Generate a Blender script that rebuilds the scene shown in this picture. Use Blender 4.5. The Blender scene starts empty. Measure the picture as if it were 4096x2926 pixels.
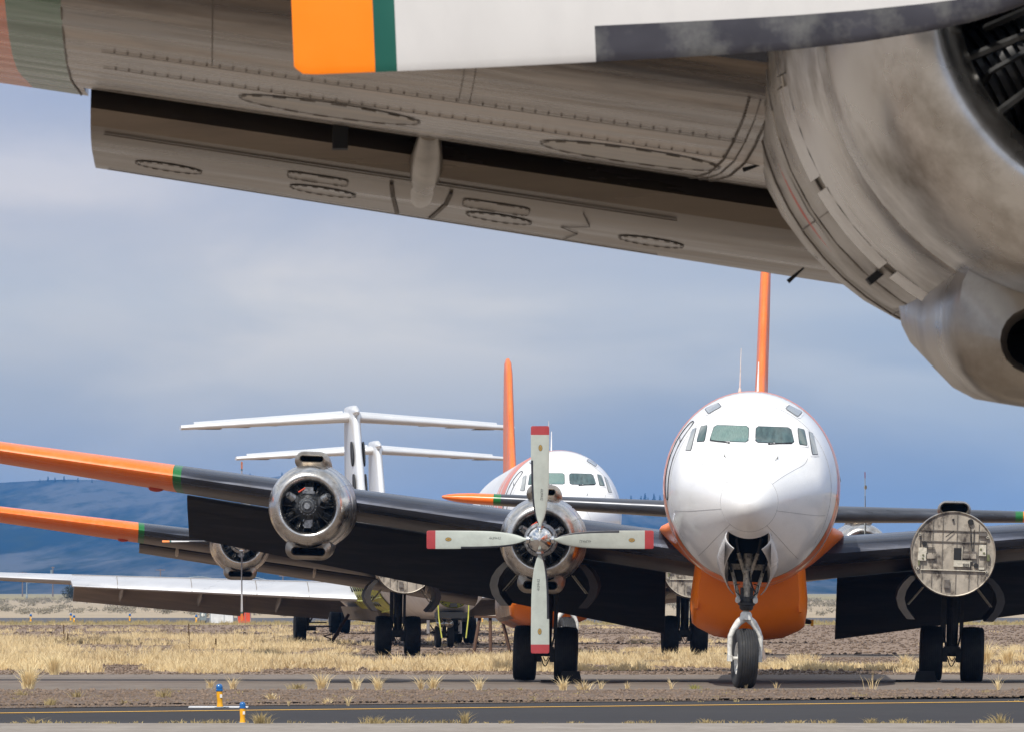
import bpy, math, random
import numpy as np
from mathutils import Vector, Matrix
random.seed(7)
RNG = np.random.default_rng(7)
R = math.radians
SC = bpy.context.scene
COL = SC.collection
# ------------------------------------------------------------------ camera
EYE = 1.7
FPX = 8150.0
cam_d = bpy.data.cameras.new('camera')
cam = bpy.data.objects.new('camera', cam_d)
COL.objects.link(cam)
cam.location = (0, 0, EYE)
cam.rotation_euler = (R(90) + math.atan((590 - 365.5) / FPX), 0, 0)
cam_d.sensor_width = 36
cam_d.lens = FPX / 1024 * 36
cam_d.clip_start = 0.5
cam_d.clip_end = 30000
cam_d.dof.use_dof = True
cam_d.dof.focus_distance = 148
cam_d.dof.aperture_fstop = 52
SC.camera = cam
# ------------------------------------------------------------------ sky, sun, exposure
SUN_EL = R(52)
SUN_AZ = R(202)      # compass style: 180 = straight behind the camera, more = from its left
sun_dir = Vector((math.sin(SUN_AZ) * math.cos(SUN_EL), math.cos(SUN_AZ) * math.cos(SUN_EL), math.sin(SUN_EL)))
W = bpy.data.worlds.new('World')
SC.world = W
W.use_nodes = True
wn, wl = W.node_tree.nodes, W.node_tree.links
wn.clear()
def wnode(t, **kw):
    n = wn.new(t)
    for k, v in kw.items():
        setattr(n, k, v)
    return n
wo = wnode('ShaderNodeOutputWorld'); bg = wnode('ShaderNodeBackground')
sky = wnode('ShaderNodeTexSky', sky_type='NISHITA', sun_disc=False, sun_elevation=SUN_EL, sun_rotation=SUN_AZ,
            air_density=1.0, dust_density=1.5, ozone_density=2.0)
tc = wnode('ShaderNodeTexCoord'); sep = wnode('ShaderNodeSeparateXYZ')
wl.new(tc.outputs['Generated'], sep.inputs[0])
mp = wnode('ShaderNodeMapping'); mp.inputs['Scale'].default_value = (9, 9, 30); mp.inputs['Location'].default_value = (3.1, .4, 1.7)
wl.new(tc.outputs['Generated'], mp.inputs[0])
nz = wnode('ShaderNodeTexNoise'); nz.inputs['Scale'].default_value = 1.5; nz.inputs['Detail'].default_value = 6; nz.inputs['Roughness'].default_value = .5
nz.inputs['Distortion'].default_value = .35
wl.new(mp.outputs[0], nz.inputs[0])
mp2 = wnode('ShaderNodeMapping'); mp2.inputs['Scale'].default_value = (1.6, 1.6, 3); mp2.inputs['Location'].default_value = (.3, .8, .2)
wl.new(tc.outputs['Generated'], mp2.inputs[0])
nz2 = wnode('ShaderNodeTexNoise'); nz2.inputs['Scale'].default_value = 1.6; nz2.inputs['Detail'].default_value = 4
wl.new(mp2.outputs[0], nz2.inputs[0])
def ramp(nodes, links, src, stops, interp='LINEAR'):
    n = nodes.new('ShaderNodeValToRGB'); n.color_ramp.interpolation = interp
    e = n.color_ramp.elements
    while len(e) > 1: e.remove(e[-1])
    e[0].position, e[0].color = stops[0][0], (*stops[0][1], 1)
    for p, c in stops[1:]:
        x = e.new(p); x.color = (*c, 1)
    links.new(src, n.inputs[0])
    return n
def srgb(r, g, b):
    f = lambda c: ((c / 255 + .055) / 1.055) ** 2.4 if c > 10 else c / 255 / 12.92
    return (f(r), f(g), f(b))
def mul(c, k): return tuple(x * k for x in c)
# elevation ramp of the cloud deck near the horizon (z = sin of elevation; 0..0.08 is what the lens sees)
mr = wnode('ShaderNodeMapRange'); mr.inputs['From Max'].default_value = .1
wl.new(sep.outputs['Z'], mr.inputs['Value'])
low = ramp(wn, wl, mr.outputs[0], [(0, srgb(156, 163, 173)), (.12, srgb(154, 161, 172)), (.24, srgb(170, 174, 179)), (.35, srgb(196, 195, 194)), (.46, srgb(180, 182, 191)), (.6, srgb(160, 168, 189)), (1, srgb(153, 164, 191))])
# brighter to the left, bluer to the right
mrx = wnode('ShaderNodeMapRange'); mrx.inputs['From Min'].default_value = -.06; mrx.inputs['From Max'].default_value = .06
wl.new(sep.outputs['X'], mrx.inputs['Value'])
blue = ramp(wn, wl, mrx.outputs[0], [(0, (1.06, 1.04, 1.01)), (.5, (.97, .98, .99)), (1, (.80, .90, 1.02))])
m1 = wnode('ShaderNodeMix', data_type='RGBA', blend_type='MULTIPLY'); m1.inputs[0].default_value = 1
wl.new(low.outputs[0], m1.inputs[6]); wl.new(blue.outputs[0], m1.inputs[7])
cl = ramp(wn, wl, nz.outputs[0], [(.34, (.80, .86, .95)), (.5, (.96, .97, .99)), (.64, (1.24, 1.18, 1.10))])
m2 = wnode('ShaderNodeMix', data_type='RGBA', blend_type='MULTIPLY'); m2.inputs[0].default_value = 1
wl.new(m1.outputs[2], m2.inputs[6]); wl.new(cl.outputs[0], m2.inputs[7])
# high deck: broken bright cloud over blue
hi = ramp(wn, wl, nz2.outputs[0], [(.38, (.30, .38, .52)), (.52, (.62, .66, .72)), (.68, (1.2, 1.2, 1.2))])
mh = wnode('ShaderNodeMapRange'); mh.inputs['From Min'].default_value = .07; mh.inputs['From Max'].default_value = .35
wl.new(sep.outputs['Z'], mh.inputs['Value'])
m3 = wnode('ShaderNodeMix', data_type='RGBA'); wl.new(mh.outputs[0], m3.inputs[0])
wl.new(m2.outputs[2], m3.inputs[6]); wl.new(hi.outputs[0], m3.inputs[7])
sc_ = wnode('ShaderNodeMix', data_type='RGBA', blend_type='MULTIPLY'); sc_.inputs[0].default_value = 1
wl.new(m3.outputs[2], sc_.inputs[6]); sc_.inputs[7].default_value = (10, 10, 10, 1)
m4 = wnode('ShaderNodeMix', data_type='RGBA'); m4.inputs[0].default_value = .94
wl.new(sky.outputs[0], m4.inputs[6]); wl.new(sc_.outputs[2], m4.inputs[7])
wl.new(m4.outputs[2], bg.inputs[0]); bg.inputs[1].default_value = .1
wl.new(bg.outputs[0], wo.inputs[0])
sd = bpy.data.lights.new('sun', 'SUN'); sd.energy = 3.4; sd.angle = R(.6); sd.color = (1, .95, .87)
so = bpy.data.objects.new('sun', sd); COL.objects.link(so)
so.rotation_euler = sun_dir.to_track_quat('Z', 'Y').to_euler()
SC.view_settings.view_transform = 'Standard'; SC.view_settings.look = 'None'
SC.view_settings.exposure = 0.3; SC.view_settings.gamma = 1
SC.cycles.max_bounces = 7; SC.cycles.diffuse_bounces = 3; SC.cycles.glossy_bounces = 3; SC.cycles.volume_bounces = 0
SC.cycles.sample_clamp_indirect = 6
SC.cycles.caustics_reflective = False; SC.cycles.caustics_refractive = False

# ------------------------------------------------------------------ materials
def new_mat(name):
    m = bpy.data.materials.new(name); m.use_nodes = True
    n, l = m.node_tree.nodes, m.node_tree.links
    return m, n, l, n['Principled BSDF']
def mixc(n, l, fac, a, b, blend='MIX'):
    x = n.new('ShaderNodeMix'); x.data_type = 'RGBA'; x.blend_type = blend
    for s, v in ((0, fac), (6, a), (7, b)):
        if hasattr(v, 'links') or hasattr(v, 'is_linked'): l.new(v, x.inputs[s])
        elif s == 0: x.inputs[0].default_value = v
        else: x.inputs[s].default_value = (*v[:3], 1)
    return x.outputs[2]
def noise(n, l, scale, detail=4, sc3=(1, 1, 1), rough=.55, coord='Object'):
    t = n.new('ShaderNodeTexCoord'); m = n.new('ShaderNodeMapping'); m.inputs['Scale'].default_value = sc3
    x = n.new('ShaderNodeTexNoise'); x.inputs['Scale'].default_value = scale; x.inputs['Detail'].default_value = detail
    x.inputs['Roughness'].default_value = rough
    l.new(t.outputs[coord], m.inputs[0]); l.new(m.outputs[0], x.inputs[0])
    return x.outputs[0]
def frange(n, l, src, a, b, c=0., d=1.):
    x = n.new('ShaderNodeMapRange')
    for i, v in enumerate((a, b, c, d)): x.inputs[i + 1].default_value = v
    l.new(src, x.inputs[0]); return x.outputs[0]
def bump(n, l, bs, src, strength=.2, dist=.01):
    b = n.new('ShaderNodeBump'); b.inputs['Strength'].default_value = strength; b.inputs['Distance'].default_value = dist
    l.new(src, b.inputs['Height']); l.new(b.outputs[0], bs.inputs['Normal'])
def mat(name, c, rough=.5, metal=0., var=.15, scale=3., sc3=(1, 1, 1), dirt=None, dirt_amt=.35, bmp=0., bscale=40, coat=0., rvar=.12):
    m, n, l, b = new_mat(name)
    f = noise(n, l, scale, 5, sc3)
    f1 = frange(n, l, f, .3, .7)
    col = mixc(n, l, f1, mul(c, 1 - var), mul(c, 1 + var))
    if dirt:
        g = noise(n, l, scale * .6 + .7, 7, sc3, .65)
        col = mixc(n, l, frange(n, l, g, .48, .72, 0, dirt_amt * 1.6), col, dirt)
    l.new(col, b.inputs['Base Color'])
    b.inputs['Metallic'].default_value = metal
    l.new(frange(n, l, f, .3, .7, max(.02, rough - rvar), rough + rvar), b.inputs['Roughness'])
    if coat: b.inputs['Coat Weight'].default_value = coat; b.inputs['Coat Roughness'].default_value = .06
    if bmp: bump(n, l, b, noise(n, l, bscale, 4, sc3), bmp, .01)
    return m
ORANGE = (.92, .17, .012); GREEN = (.008, .14, .03); WHITE = (.88, .88, .88); NAVY = (.060, .066, .082)
def fuselage_paint(name, bands, cheat=ORANGE, metal_tail=False):
    """glossy white hull with painted hoops; bands are (start, colour) along the body axis"""
    m, n, l, b = new_mat(name)
    t = n.new('ShaderNodeTexCoord'); s = n.new('ShaderNodeSeparateXYZ'); l.new(t.outputs['Object'], s.inputs[0])
    a = n.new('ShaderNodeMath'); a.operation = 'MULTIPLY_ADD'; l.new(s.outputs['Z'], a.inputs[0]); a.inputs[1].default_value = -.45; l.new(s.outputs['Y'], a.inputs[2])
    a2 = n.new('ShaderNodeMath'); a2.operation = 'ADD'; l.new(a.outputs[0], a2.inputs[0]); a2.inputs[1].default_value = .45 * 3.56
    mm = frange(n, l, a2.outputs[0], 0, 20)
    rp = ramp(n, l, mm, [(p / 20, c) for p, c in bands], 'CONSTANT')
    g = noise(n, l, 1.6, 6, (1, .5, 1), .6)
    g2 = noise(n, l, 22, 4, (1, .15, 1))
    col = mixc(n, l, frange(n, l, g, .50, .75, 0, .22), rp.outputs[0], (.42, .40, .36))
    col = mixc(n, l, frange(n, l, g2, .62, .8, 0, .12), col, (.35, .33, .3))
    l.new(col, b.inputs['Base Color'])
    b.inputs['Roughness'].default_value = .3; b.inputs['Coat Weight'].default_value = .35; b.inputs['Coat Roughness'].default_value = .05
    bump(n, l, b, noise(n, l, 2.2, 3), .12, .02)
    return m
def wing_paint(name, c, rough, metal, dirt, x_band=(10.56, 10.72), streak=(.35, 5, 3), near=0):
    """plain inboard, green band, orange outboard; streaks run along the span"""
    m, n, l, b = new_mat(name)
    t = n.new('ShaderNodeTexCoord'); s = n.new('ShaderNodeSeparateXYZ'); l.new(t.outputs['Object'], s.inputs[0])
    a = n.new('ShaderNodeMath'); a.operation = 'ABSOLUTE'; l.new(s.outputs['X'], a.inputs[0])
    f1 = noise(n, l, 1.2, 8, streak, .62); f2 = noise(n, l, 5, 5, (1, 1, 1), .6)
    f3 = noise(n, l, .5, 3, (1, 1.5, 1), .5)
    base = mixc(n, l, frange(n, l, f1, .36, .64), mul(c, .45 if near else .60), mul(c, 1.35 if near else 1.25))
    base = mixc(n, l, frange(n, l, f2, .5, .75, 0, .5), base, dirt)
    base = mixc(n, l, frange(n, l, f3, .42, .62, 0, .45), base, mul(dirt, .8))
    mk = lambda v: (lambda g: (l.new(a.outputs[0], g.inputs[0]), g)[1])(n.new('ShaderNodeMath'))
    def step(v):
        g = n.new('ShaderNodeMath'); g.operation = 'GREATER_THAN'; l.new(a.outputs[0], g.inputs[0]); g.inputs[1].default_value = v; return g.outputs[0]
    dirty = .35 if metal > .5 else .0
    gr = mixc(n, l, frange(n, l, f1, .35, .65, dirty * .6, dirty * 1.4), GREEN, dirt)
    orr = mixc(n, l, frange(n, l, f1, .35, .65, dirty * .3, dirty * 1.3), ORANGE, dirt)
    orr = mixc(n, l, frange(n, l, f2, .45, .75, 0, .35), orr, (.85, .30, .12))
    col = mixc(n, l, step(x_band[0]), base, gr); col = mixc(n, l, step(x_band[1]), col, orr)
    l.new(col, b.inputs['Base Color'])
    me = n.new('ShaderNodeMath'); me.operation = 'MULTIPLY_ADD'; l.new(step(x_band[0]), me.inputs[0]); me.inputs[1].default_value = -metal; me.inputs[2].default_value = metal
    l.new(me.outputs[0], b.inputs['Metallic'])
    l.new(frange(n, l, f1, .3, .7, rough - .08, rough + .12), b.inputs['Roughness'])
    bump(n, l, b, noise(n, l, 1.6, 3, (.5, 2, 1)) if near else f2, .5 if near else .08, .03 if near else .01)
    return m
M = {}
M['hull'] = fuselage_paint('white hull with orange hoops', [(0, WHITE), (4.32, GREEN), (4.39, ORANGE), (5.5, GREEN), (5.55, WHITE), (5.8, ORANGE), (6.9, WHITE), (7.2, ORANGE), (7.7, WHITE)])
M['wing_top'] = wing_paint('dark grey wing paint', (.060, .068, .095), .22, .5, (.05, .05, .055))
M['wing_under'] = wing_paint('dirty bare wing skin', (.46, .40, .33), .42, .5, (.24, .195, .155))
M['wing_under_near'] = wing_paint('stained bare wing skin', (.33, .262, .20), .26, .75, (.10, .072, .05), (10.70, 10.85), (.22, 5, 3), 1)
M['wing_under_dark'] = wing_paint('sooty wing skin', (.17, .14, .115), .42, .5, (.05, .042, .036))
M['flap_black'] = mat('near black flap', (.024, .021, .020), .55, 0, .5, 2, (.4, 3, 3), dirt=(.055, .045, .038), dirt_amt=.5)  # near-black flap colour, streaked at random along the span
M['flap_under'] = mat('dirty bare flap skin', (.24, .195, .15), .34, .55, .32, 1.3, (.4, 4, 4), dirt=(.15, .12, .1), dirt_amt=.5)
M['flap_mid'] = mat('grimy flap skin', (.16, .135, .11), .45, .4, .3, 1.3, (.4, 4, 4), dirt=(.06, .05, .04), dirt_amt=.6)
M['orange'] = mat('glossy orange paint', (1.0, .215, .0), .4, 0, .05, 1.5, coat=.08, dirt=(.8, .15, .0), dirt_amt=.2)
M['fin_orange'] = mat('faded orange paint', (.82, .17, .03), .38, 0, .10, 2, (1, 1, .3), dirt=(.6, .2, .09), dirt_amt=.3)
M['copper'] = mat('copper brown tank side', (.30, .15, .085), .35, .4, .35, 3, (3, 1, .6), dirt=(.10, .07, .05), dirt_amt=.6)  # copper-brown colour for one tank flank, varied at random
M['alu'] = mat('weathered bare aluminium', (.64, .615, .58), .27, 1., .16, 2.2, (1, 1, 1), dirt=(.20, .16, .115), dirt_amt=.65, rvar=.14, bmp=.10, bscale=3)
M['alu_bright'] = mat('polished bare aluminium', (.80, .80, .80), .34, .45, .05, .6, (1, 1, 1), dirt=(.5, .49, .47), dirt_amt=.15, rvar=.04)
M['nacelle'] = mat('dirty nacelle skin', (.34, .30, .25), .34, .9, .25, 1.6, (3, 1, 3), dirt=(.12, .09, .065), dirt_amt=.7)
M['door_dark'] = mat('dark grimy door skin', (.035, .029, .026), .65, .0, .3, 4, dirt=(.02, .017, .015), dirt_amt=.5)
M['scoop'] = mat('dull scoop metal', (.42, .375, .32), .34, .85, .25, 3.5, dirt=(.16, .13, .10), dirt_amt=.5)
M['black'] = mat('matt black', (.010, .010, .011), .7, 0, .2)
M['gear'] = mat('oily dark gear metal', (.030, .028, .027), .5, .3, .4, 12, dirt=(.08, .065, .05), dirt_amt=.4)
M['tyre'] = mat('worn black rubber', (.018, .018, .019), .72, 0, .3, 9, dirt=(.06, .052, .045), dirt_amt=.3, bmp=.15)
M['gear_white'] = mat('chipped white gear paint', (.72, .71, .67), .42, 0, .10, 14, dirt=(.22, .19, .15), dirt_amt=.45)
M['dirty_white'] = mat('grimy strut paint', (.56, .51, .42), .5, 0, .2, 20, dirt=(.08, .065, .05), dirt_amt=.8)
M['door_white'] = mat('glossy white door', (.80, .80, .81), .22, 0, .05, 3, coat=.5, dirt=(.5, .48, .45), dirt_amt=.2)
M['engine'] = mat('greasy engine grey', (.085, .088, .092), .38, .6, .45, 14, dirt=(.02, .018, .016), dirt_amt=.6)
M['engine_light'] = mat('engine casting grey', (.36, .37, .38), .34, .8, .3, 18, dirt=(.06, .055, .05), dirt_amt=.6)
M['cylinder'] = mat('finned cylinder black', (.012, .012, .013), .45, .4, .3, 10)
M['pipe'] = mat('pushrod tube', (.05, .05, .05), .4, .7, .3, 20)
M['blade'] = mat('grey green blade paint', (.42, .46, .42), .42, .0, .06, 6, dirt=(.3, .31, .28), dirt_amt=.25)
M['blade_light'] = mat('pale grey blade paint', (.60, .585, .57), .42, .0, .05, 1.6, (1, 1, 2), dirt=(.45, .43, .43), dirt_amt=.2)
M['boot'] = mat('worn rubber de-icing boot', (.035, .034, .045), .5, 0, .2, 10, dirt=(.24, .24, .22), dirt_amt=.35)
M['boot_black'] = mat('black de-icing boot', (.022, .023, .03), .45, 0, .2, 10)
M['red_tip'] = mat('red blade tip', (.36, .045, .05), .42, 0, .06, 5)
M['orange_tip'] = mat('orange blade tip', (1.0, .235, .0), .4, 0, .04, 5)
M['green_tip'] = mat('green blade band', (.004, .09, .065), .4, 0, .08, 5)
M['gold'] = mat('gold decal', (.42, .26, .05), .45, .2, .3, 60)
M['decal'] = mat('dark decal', (.12, .13, .12), .5)
M['chrome'] = mat('polished spinner', (.78, .78, .77), .16, 1., .06, 3, dirt=(.4, .38, .33), dirt_amt=.2, rvar=.05)
M['glass'] = mat('cockpit glass', (.035, .075, .07), .06, 0, .25, 4, coat=1.)
M['glass_blind'] = mat('cockpit glass with drawn blinds', (.13, .21, .19), .10, 0, .25, 20, (6, 1, .2), coat=1.)
M['glass_dim'] = mat('dim cockpit glass', (.06, .10, .10), .08, 0, .4, 5, (3, 1, 1), coat=1.)
M['glass_grey'] = mat('clouded side glass', (.27, .29, .29), .18, 0, .12, 8, coat=.6)
M['frame_white'] = mat('window surround paint', (.80, .80, .81), .35)
M['seam'] = mat('grey seam line', (.30, .30, .30), .6)  # plain grey colour of the hull panel seams
M['seam_dark'] = mat('dark skin seam', (.17, .14, .11), .6)
M['firewall'] = mat('stained firewall plate', (.42, .375, .31), .5, .3, .25, 3.2, (1.5, 1, 1), dirt=(.075, .06, .05), dirt_amt=1.0)
M['fw_light'] = mat('pale bracket', (.62, .58, .48), .45, .3, .2, 20)
M['fw_green'] = mat('green fittings', (.15, .16, .08), .5, .2, .3, 20)
M['red'] = mat('red paint', (.55, .06, .03), .45)
M['primer'] = mat('yellow green primer', (.46, .46, .06), .5, 0, .18, 3, dirt=(.16, .15, .04), dirt_amt=.4)
M['jet_white'] = mat('chalky jet white', (.62, .60, .57), .4, 0, .08, 1.5, dirt=(.4, .36, .32), dirt_amt=.35)
M['jet_flap'] = mat('grey brown flap paint', (.46, .38, .30), .5, .1, .2, 1.5, (.5, 3, 1))
M['jet_wing'] = mat('silver white wing paint', (.50, .51, .54), .34, .25, .06, 1, (.6, 2, 2), dirt=(.45, .45, .46), dirt_amt=.25)
M['lamp_glass'] = mat('landing light glass', (.45, .42, .36), .08, .8, .2, 30, coat=1.)
M['yellow_post'] = mat('yellow plastic post', (.85, .40, .01), .45, 0, .05)
M['blue_dome'] = mat('blue lamp dome', (.004, .11, .34), .2, 0, .15, 30, coat=.8)
M['sticker'] = mat('white sticker', (.75, .75, .72), .6)
M['pole_wood'] = mat('weathered pole wood', (.17, .13, .11), .9)
M['cabinet_white'] = mat('white sheet metal', (.66, .67, .70), .5)
M['cabinet_red'] = mat('red sheet metal', (.62, .075, .035), .5)
M['cabinet_grey'] = mat('grey utility metal', (.20, .24, .26), .6)
M['rubber_block'] = mat('black chock', (.008, .008, .009), .7)
M['plank'] = mat('old brown post', (.11, .06, .038), .85, 0, .3, 8)

# ------------------------------------------------------------------ mesh builder
class MB:
    def __init__(s): s.v = []; s.f = []; s.m = []
    def add(s, vs, fs, mi=0):
        o = len(s.v); s.v += [tuple(p) for p in vs]
        s.f += [tuple(i + o for i in f) for f in fs]; s.m += [mi] * len(fs)
    def box(s, c, d, mi=0, rot=None, taper=1.):
        x, y, z = d[0] / 2, d[1] / 2, d[2] / 2
        vs = [Vector((sx * x * (taper if sz > 0 else 1), sy * y * (taper if sz > 0 else 1), sz * z)) for sx, sy, sz in
              ((-1, -1, -1), (1, -1, -1), (1, 1, -1), (-1, 1, -1), (-1, -1, 1), (1, -1, 1), (1, 1, 1), (-1, 1, 1))]
        if rot: vs = [rot @ v for v in vs]
        vs = [v + Vector(c) for v in vs]
        s.add(vs, [(0, 3, 2, 1), (4, 5, 6, 7), (0, 1, 5, 4), (1, 2, 6, 5), (2, 3, 7, 6), (3, 0, 4, 7)], mi)
    def tube(s, p0, p1, r0, r1=None, n=10, mi=0, caps=True):
        r1 = r0 if r1 is None else r1
        p0, p1 = Vector(p0), Vector(p1); d = (p1 - p0).normalized()
        a = d.orthogonal().normalized(); b = d.cross(a)
        vs = []
        for p, r in ((p0, r0), (p1, r1)):
            vs += [p + (a * math.cos(2 * math.pi * i / n) + b * math.sin(2 * math.pi * i / n)) * r for i in range(n)]
        fs = [(i, (i + 1) % n, n + (i + 1) % n, n + i) for i in range(n)]
        if caps: fs += [tuple(reversed(range(n))), tuple(range(n, 2 * n))]
        s.add(vs, fs, mi)
    def path(s, pts, r, n=6, mi=0):
        for a, b in zip(pts[:-1], pts[1:]): s.tube(a, b, r, r, n, mi)
    def loft(s, rings, close=True, cap0=False, cap1=False, mi=0, fmi=None):
        n = len(rings[0]); vs = [p for r in rings for p in r]; fs = []; ms = []
        for j in range(len(rings) - 1):
            for i in range(n if close else n - 1):
                k = (i + 1) % n
                fs.append((j * n + i, j * n + k, (j + 1) * n + k, (j + 1) * n + i))
                ms.append(fmi(j, i) if fmi else mi)
        if cap0: fs.append(tuple(reversed(range(n)))); ms.append(mi)
        if cap1: fs.append(tuple(range((len(rings) - 1) * n, len(rings) * n))); ms.append(mi)
        o = len(s.v); s.v += [tuple(p) for p in vs]
        for f, q in zip(fs, ms):
            if q is None: continue
            s.f.append(tuple(i + o for i in f)); s.m.append(q)
    def lathe(s, prof, c=(0, 0, 0), n=40, axis='y', mi=0, sx=1., sz=1., a0=0., a1=2 * math.pi, fmi=None):
        """profile = (along-axis, radius); axis y or x or z"""
        full = abs(a1 - a0 - 2 * math.pi) < 1e-6
        rings = []
        for t, r in prof:
            ring = []
            for i in range(n if full else n + 1):
                a = a0 + (a1 - a0) * i / n
                u, w = r * math.sin(a) * sx, r * math.cos(a) * sz
                p = {'y': (u, t, w), 'x': (t, u, w), 'z': (u, w, t)}[axis]
                ring.append((p[0] + c[0], p[1] + c[1], p[2] + c[2]))
            rings.append(ring)
        s.loft(rings, close=full, mi=mi, fmi=fmi)
    def sphere(s, c, r, n=12, mi=0, sc=(1, 1, 1)):
        rings = []
        for j in range(n // 2 + 1):
            t = math.pi * j / (n // 2)
            rings.append([(c[0] + r * max(math.sin(t), 1e-4) * math.cos(2 * math.pi * i / n) * sc[0], c[1] + r * max(math.sin(t), 1e-4) * math.sin(2 * math.pi * i / n) * sc[1], c[2] + r * math.cos(t) * sc[2]) for i in range(n)])
        s.loft(rings, mi=mi)
    def mesh(s, name, mats, smooth=None):
        me = bpy.data.meshes.new(name)
        me.from_pydata(s.v, [], s.f)
        for m in mats: me.materials.append(M[m] if isinstance(m, str) else m)
        me.polygons.foreach_set('material_index', s.m)
        me.validate()
        if smooth is not None:
            me.polygons.foreach_set('use_smooth', [True] * len(me.polygons))
            try: me.set_sharp_from_angle(angle=R(smooth))
            except Exception: pass
        me.update()
        return me
def link(name, me, parent=None, loc=None, rot=None):
    o = bpy.data.objects.new(name, me); COL.objects.link(o)
    if parent is not None: o.parent = parent
    if loc is not None: o.location = loc
    if rot is not None: o.rotation_euler = rot
    return o
def tag(o, label=None, cat=None, group=None, kind=None):
    for k, v in (('label', label), ('category', cat), ('group', group), ('kind', kind)):
        if v: o[k] = v
    return o
CACHE = {}
def cached(key, fn):
    if key not in CACHE: CACHE[key] = fn()
    return CACHE[key]
def root(name, label, cat, loc=(0, 0, 0), rot=(0, 0, 0), group=None):
    o = link(name, None, None, loc, rot); o.empty_display_size = .3
    return tag(o, label, cat, group)
def P(px, py, D):
    """picture point (1024x731) at depth D -> world (used only to place things on their own ground spot)"""
    return ((px - 512) / FPX * D, D, EYE + (590 - py) / FPX * D)
def G(px, py):
    D = FPX * EYE / (py - 590); return ((px - 512) / FPX * D, D)

def pchip(xs, ys):
    xs = np.array(xs, float); ys = np.array(ys, float); h = np.diff(xs); d = np.diff(ys) / h
    m = np.zeros(len(xs)); m[0], m[-1] = d[0], d[-1]
    for i in range(1, len(xs) - 1):
        if d[i - 1] * d[i] > 0:
            w1, w2 = 2 * h[i] + h[i - 1], h[i] + 2 * h[i - 1]; m[i] = (w1 + w2) / (w1 / d[i - 1] + w2 / d[i])
    def f(x):
        x = min(max(x, xs[0]), xs[-1]); i = min(int(np.searchsorted(xs, x, 'right')) - 1, len(h) - 1); t = (x - xs[i]) / h[i]
        return float(ys[i] * (1 + 2 * t) * (1 - t) ** 2 + m[i] * h[i] * t * (1 - t) ** 2 + ys[i + 1] * t * t * (3 - 2 * t) + m[i + 1] * h[i] * t * t * (t - 1))
    return f
# ================================================================== PISTON AIRLINER
ST = [(0, .02, 3.2, 3.22, 3.18), (.05, .15, 3.2, 3.35, 3.05), (.2, .30, 3.21, 3.51, 2.90), (.5, .485, 3.24, 3.73, 2.73), (1.0, .73, 3.3, 3.94, 2.51),
      (1.6, .97, 3.36, 4.11, 2.29), (2.2, 1.17, 3.42, 4.24, 2.10), (2.4, 1.23, 3.44, 4.32, 2.05), (2.75, 1.31, 3.47, 4.66, 1.98), (3.1, 1.37, 3.5, 4.88, 1.93), (3.6, 1.44, 3.52, 5.04, 1.87),
      (4.5, 1.53, 3.54, 5.19, 1.81), (6, 1.59, 3.56, 5.28, 1.77), (8, 1.59, 3.56, 5.29, 1.76), (21, 1.59, 3.56, 5.29, 1.76), (25, 1.40, 3.62, 5.20, 2.15), (28, 1.05, 3.62, 4.9, 2.55),
      (31, .55, 3.6, 4.42, 2.95), (33.6, .08, 3.6, 3.75, 3.5)]
_ys = [s[0] for s in ST]
HX, ZC, ZT, ZB = [pchip(_ys, [s[k] for s in ST]) for k in (1, 2, 3, 4)]
def hull_pt(y, th, off=0.):
    """th: 0 = top, pi = bottom, positive to +x"""
    hx, zc = HX(y), ZC(y); c, s_ = math.cos(th), math.sin(th)
    hz = (ZT(y) - zc) if c >= 0 else (zc - ZB(y))
    return ((hx + off) * s_, y, zc + (hz + off) * c)
def hull_y(x, z):
    a, b = 0., 8.
    def inside(y):
        zc = ZC(y); hz = (ZT(y) - zc) if z >= zc else (zc - ZB(y)); return (x / HX(y)) ** 2 + ((z - zc) / hz) ** 2 <= 1
    if not inside(b): return b
    for _ in range(40):
        m = (a + b) / 2
        if inside(m): b = m
        else: a = m
    return b
BAY0, BAY1, BAYX = .78, 3.3, .37
def fuselage_mesh():
    mb = MB()
    ys = [0, .03, .06, .12, .2, .3, .4, .5, .62] + [BAY0 + (BAY1 - BAY0) * i / 16 for i in range(17)] + [3.5, 3.8, 4.2, 4.6, 5, 5.5, 6, 7, 8, 10, 12, 14, 16, 18, 20, 21, 22, 23, 24, 25, 26, 27, 28, 29, 30, 31, 32, 33, 33.6]
    nb, ns = 10, 70
    rings = []
    for y in ys:
        hx = HX(y); tb = math.asin(min(BAYX / hx, .55)) if hx > .3 else .5
        ths = [math.pi - tb + 2 * tb * i / nb for i in range(nb)] + [math.pi + tb + (2 * math.pi - 2 * tb) * i / ns for i in range(ns)]
        rings.append([hull_pt(y, t) for t in ths])
    mb.loft(rings, cap0=True, cap1=True, fmi=lambda j, i: None if (i < nb and BAY0 - .01 <= ys[j] and ys[j + 1] <= BAY1 + .01) else 0)
    return mb.mesh('fuselage', ['hull'], 45)
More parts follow.
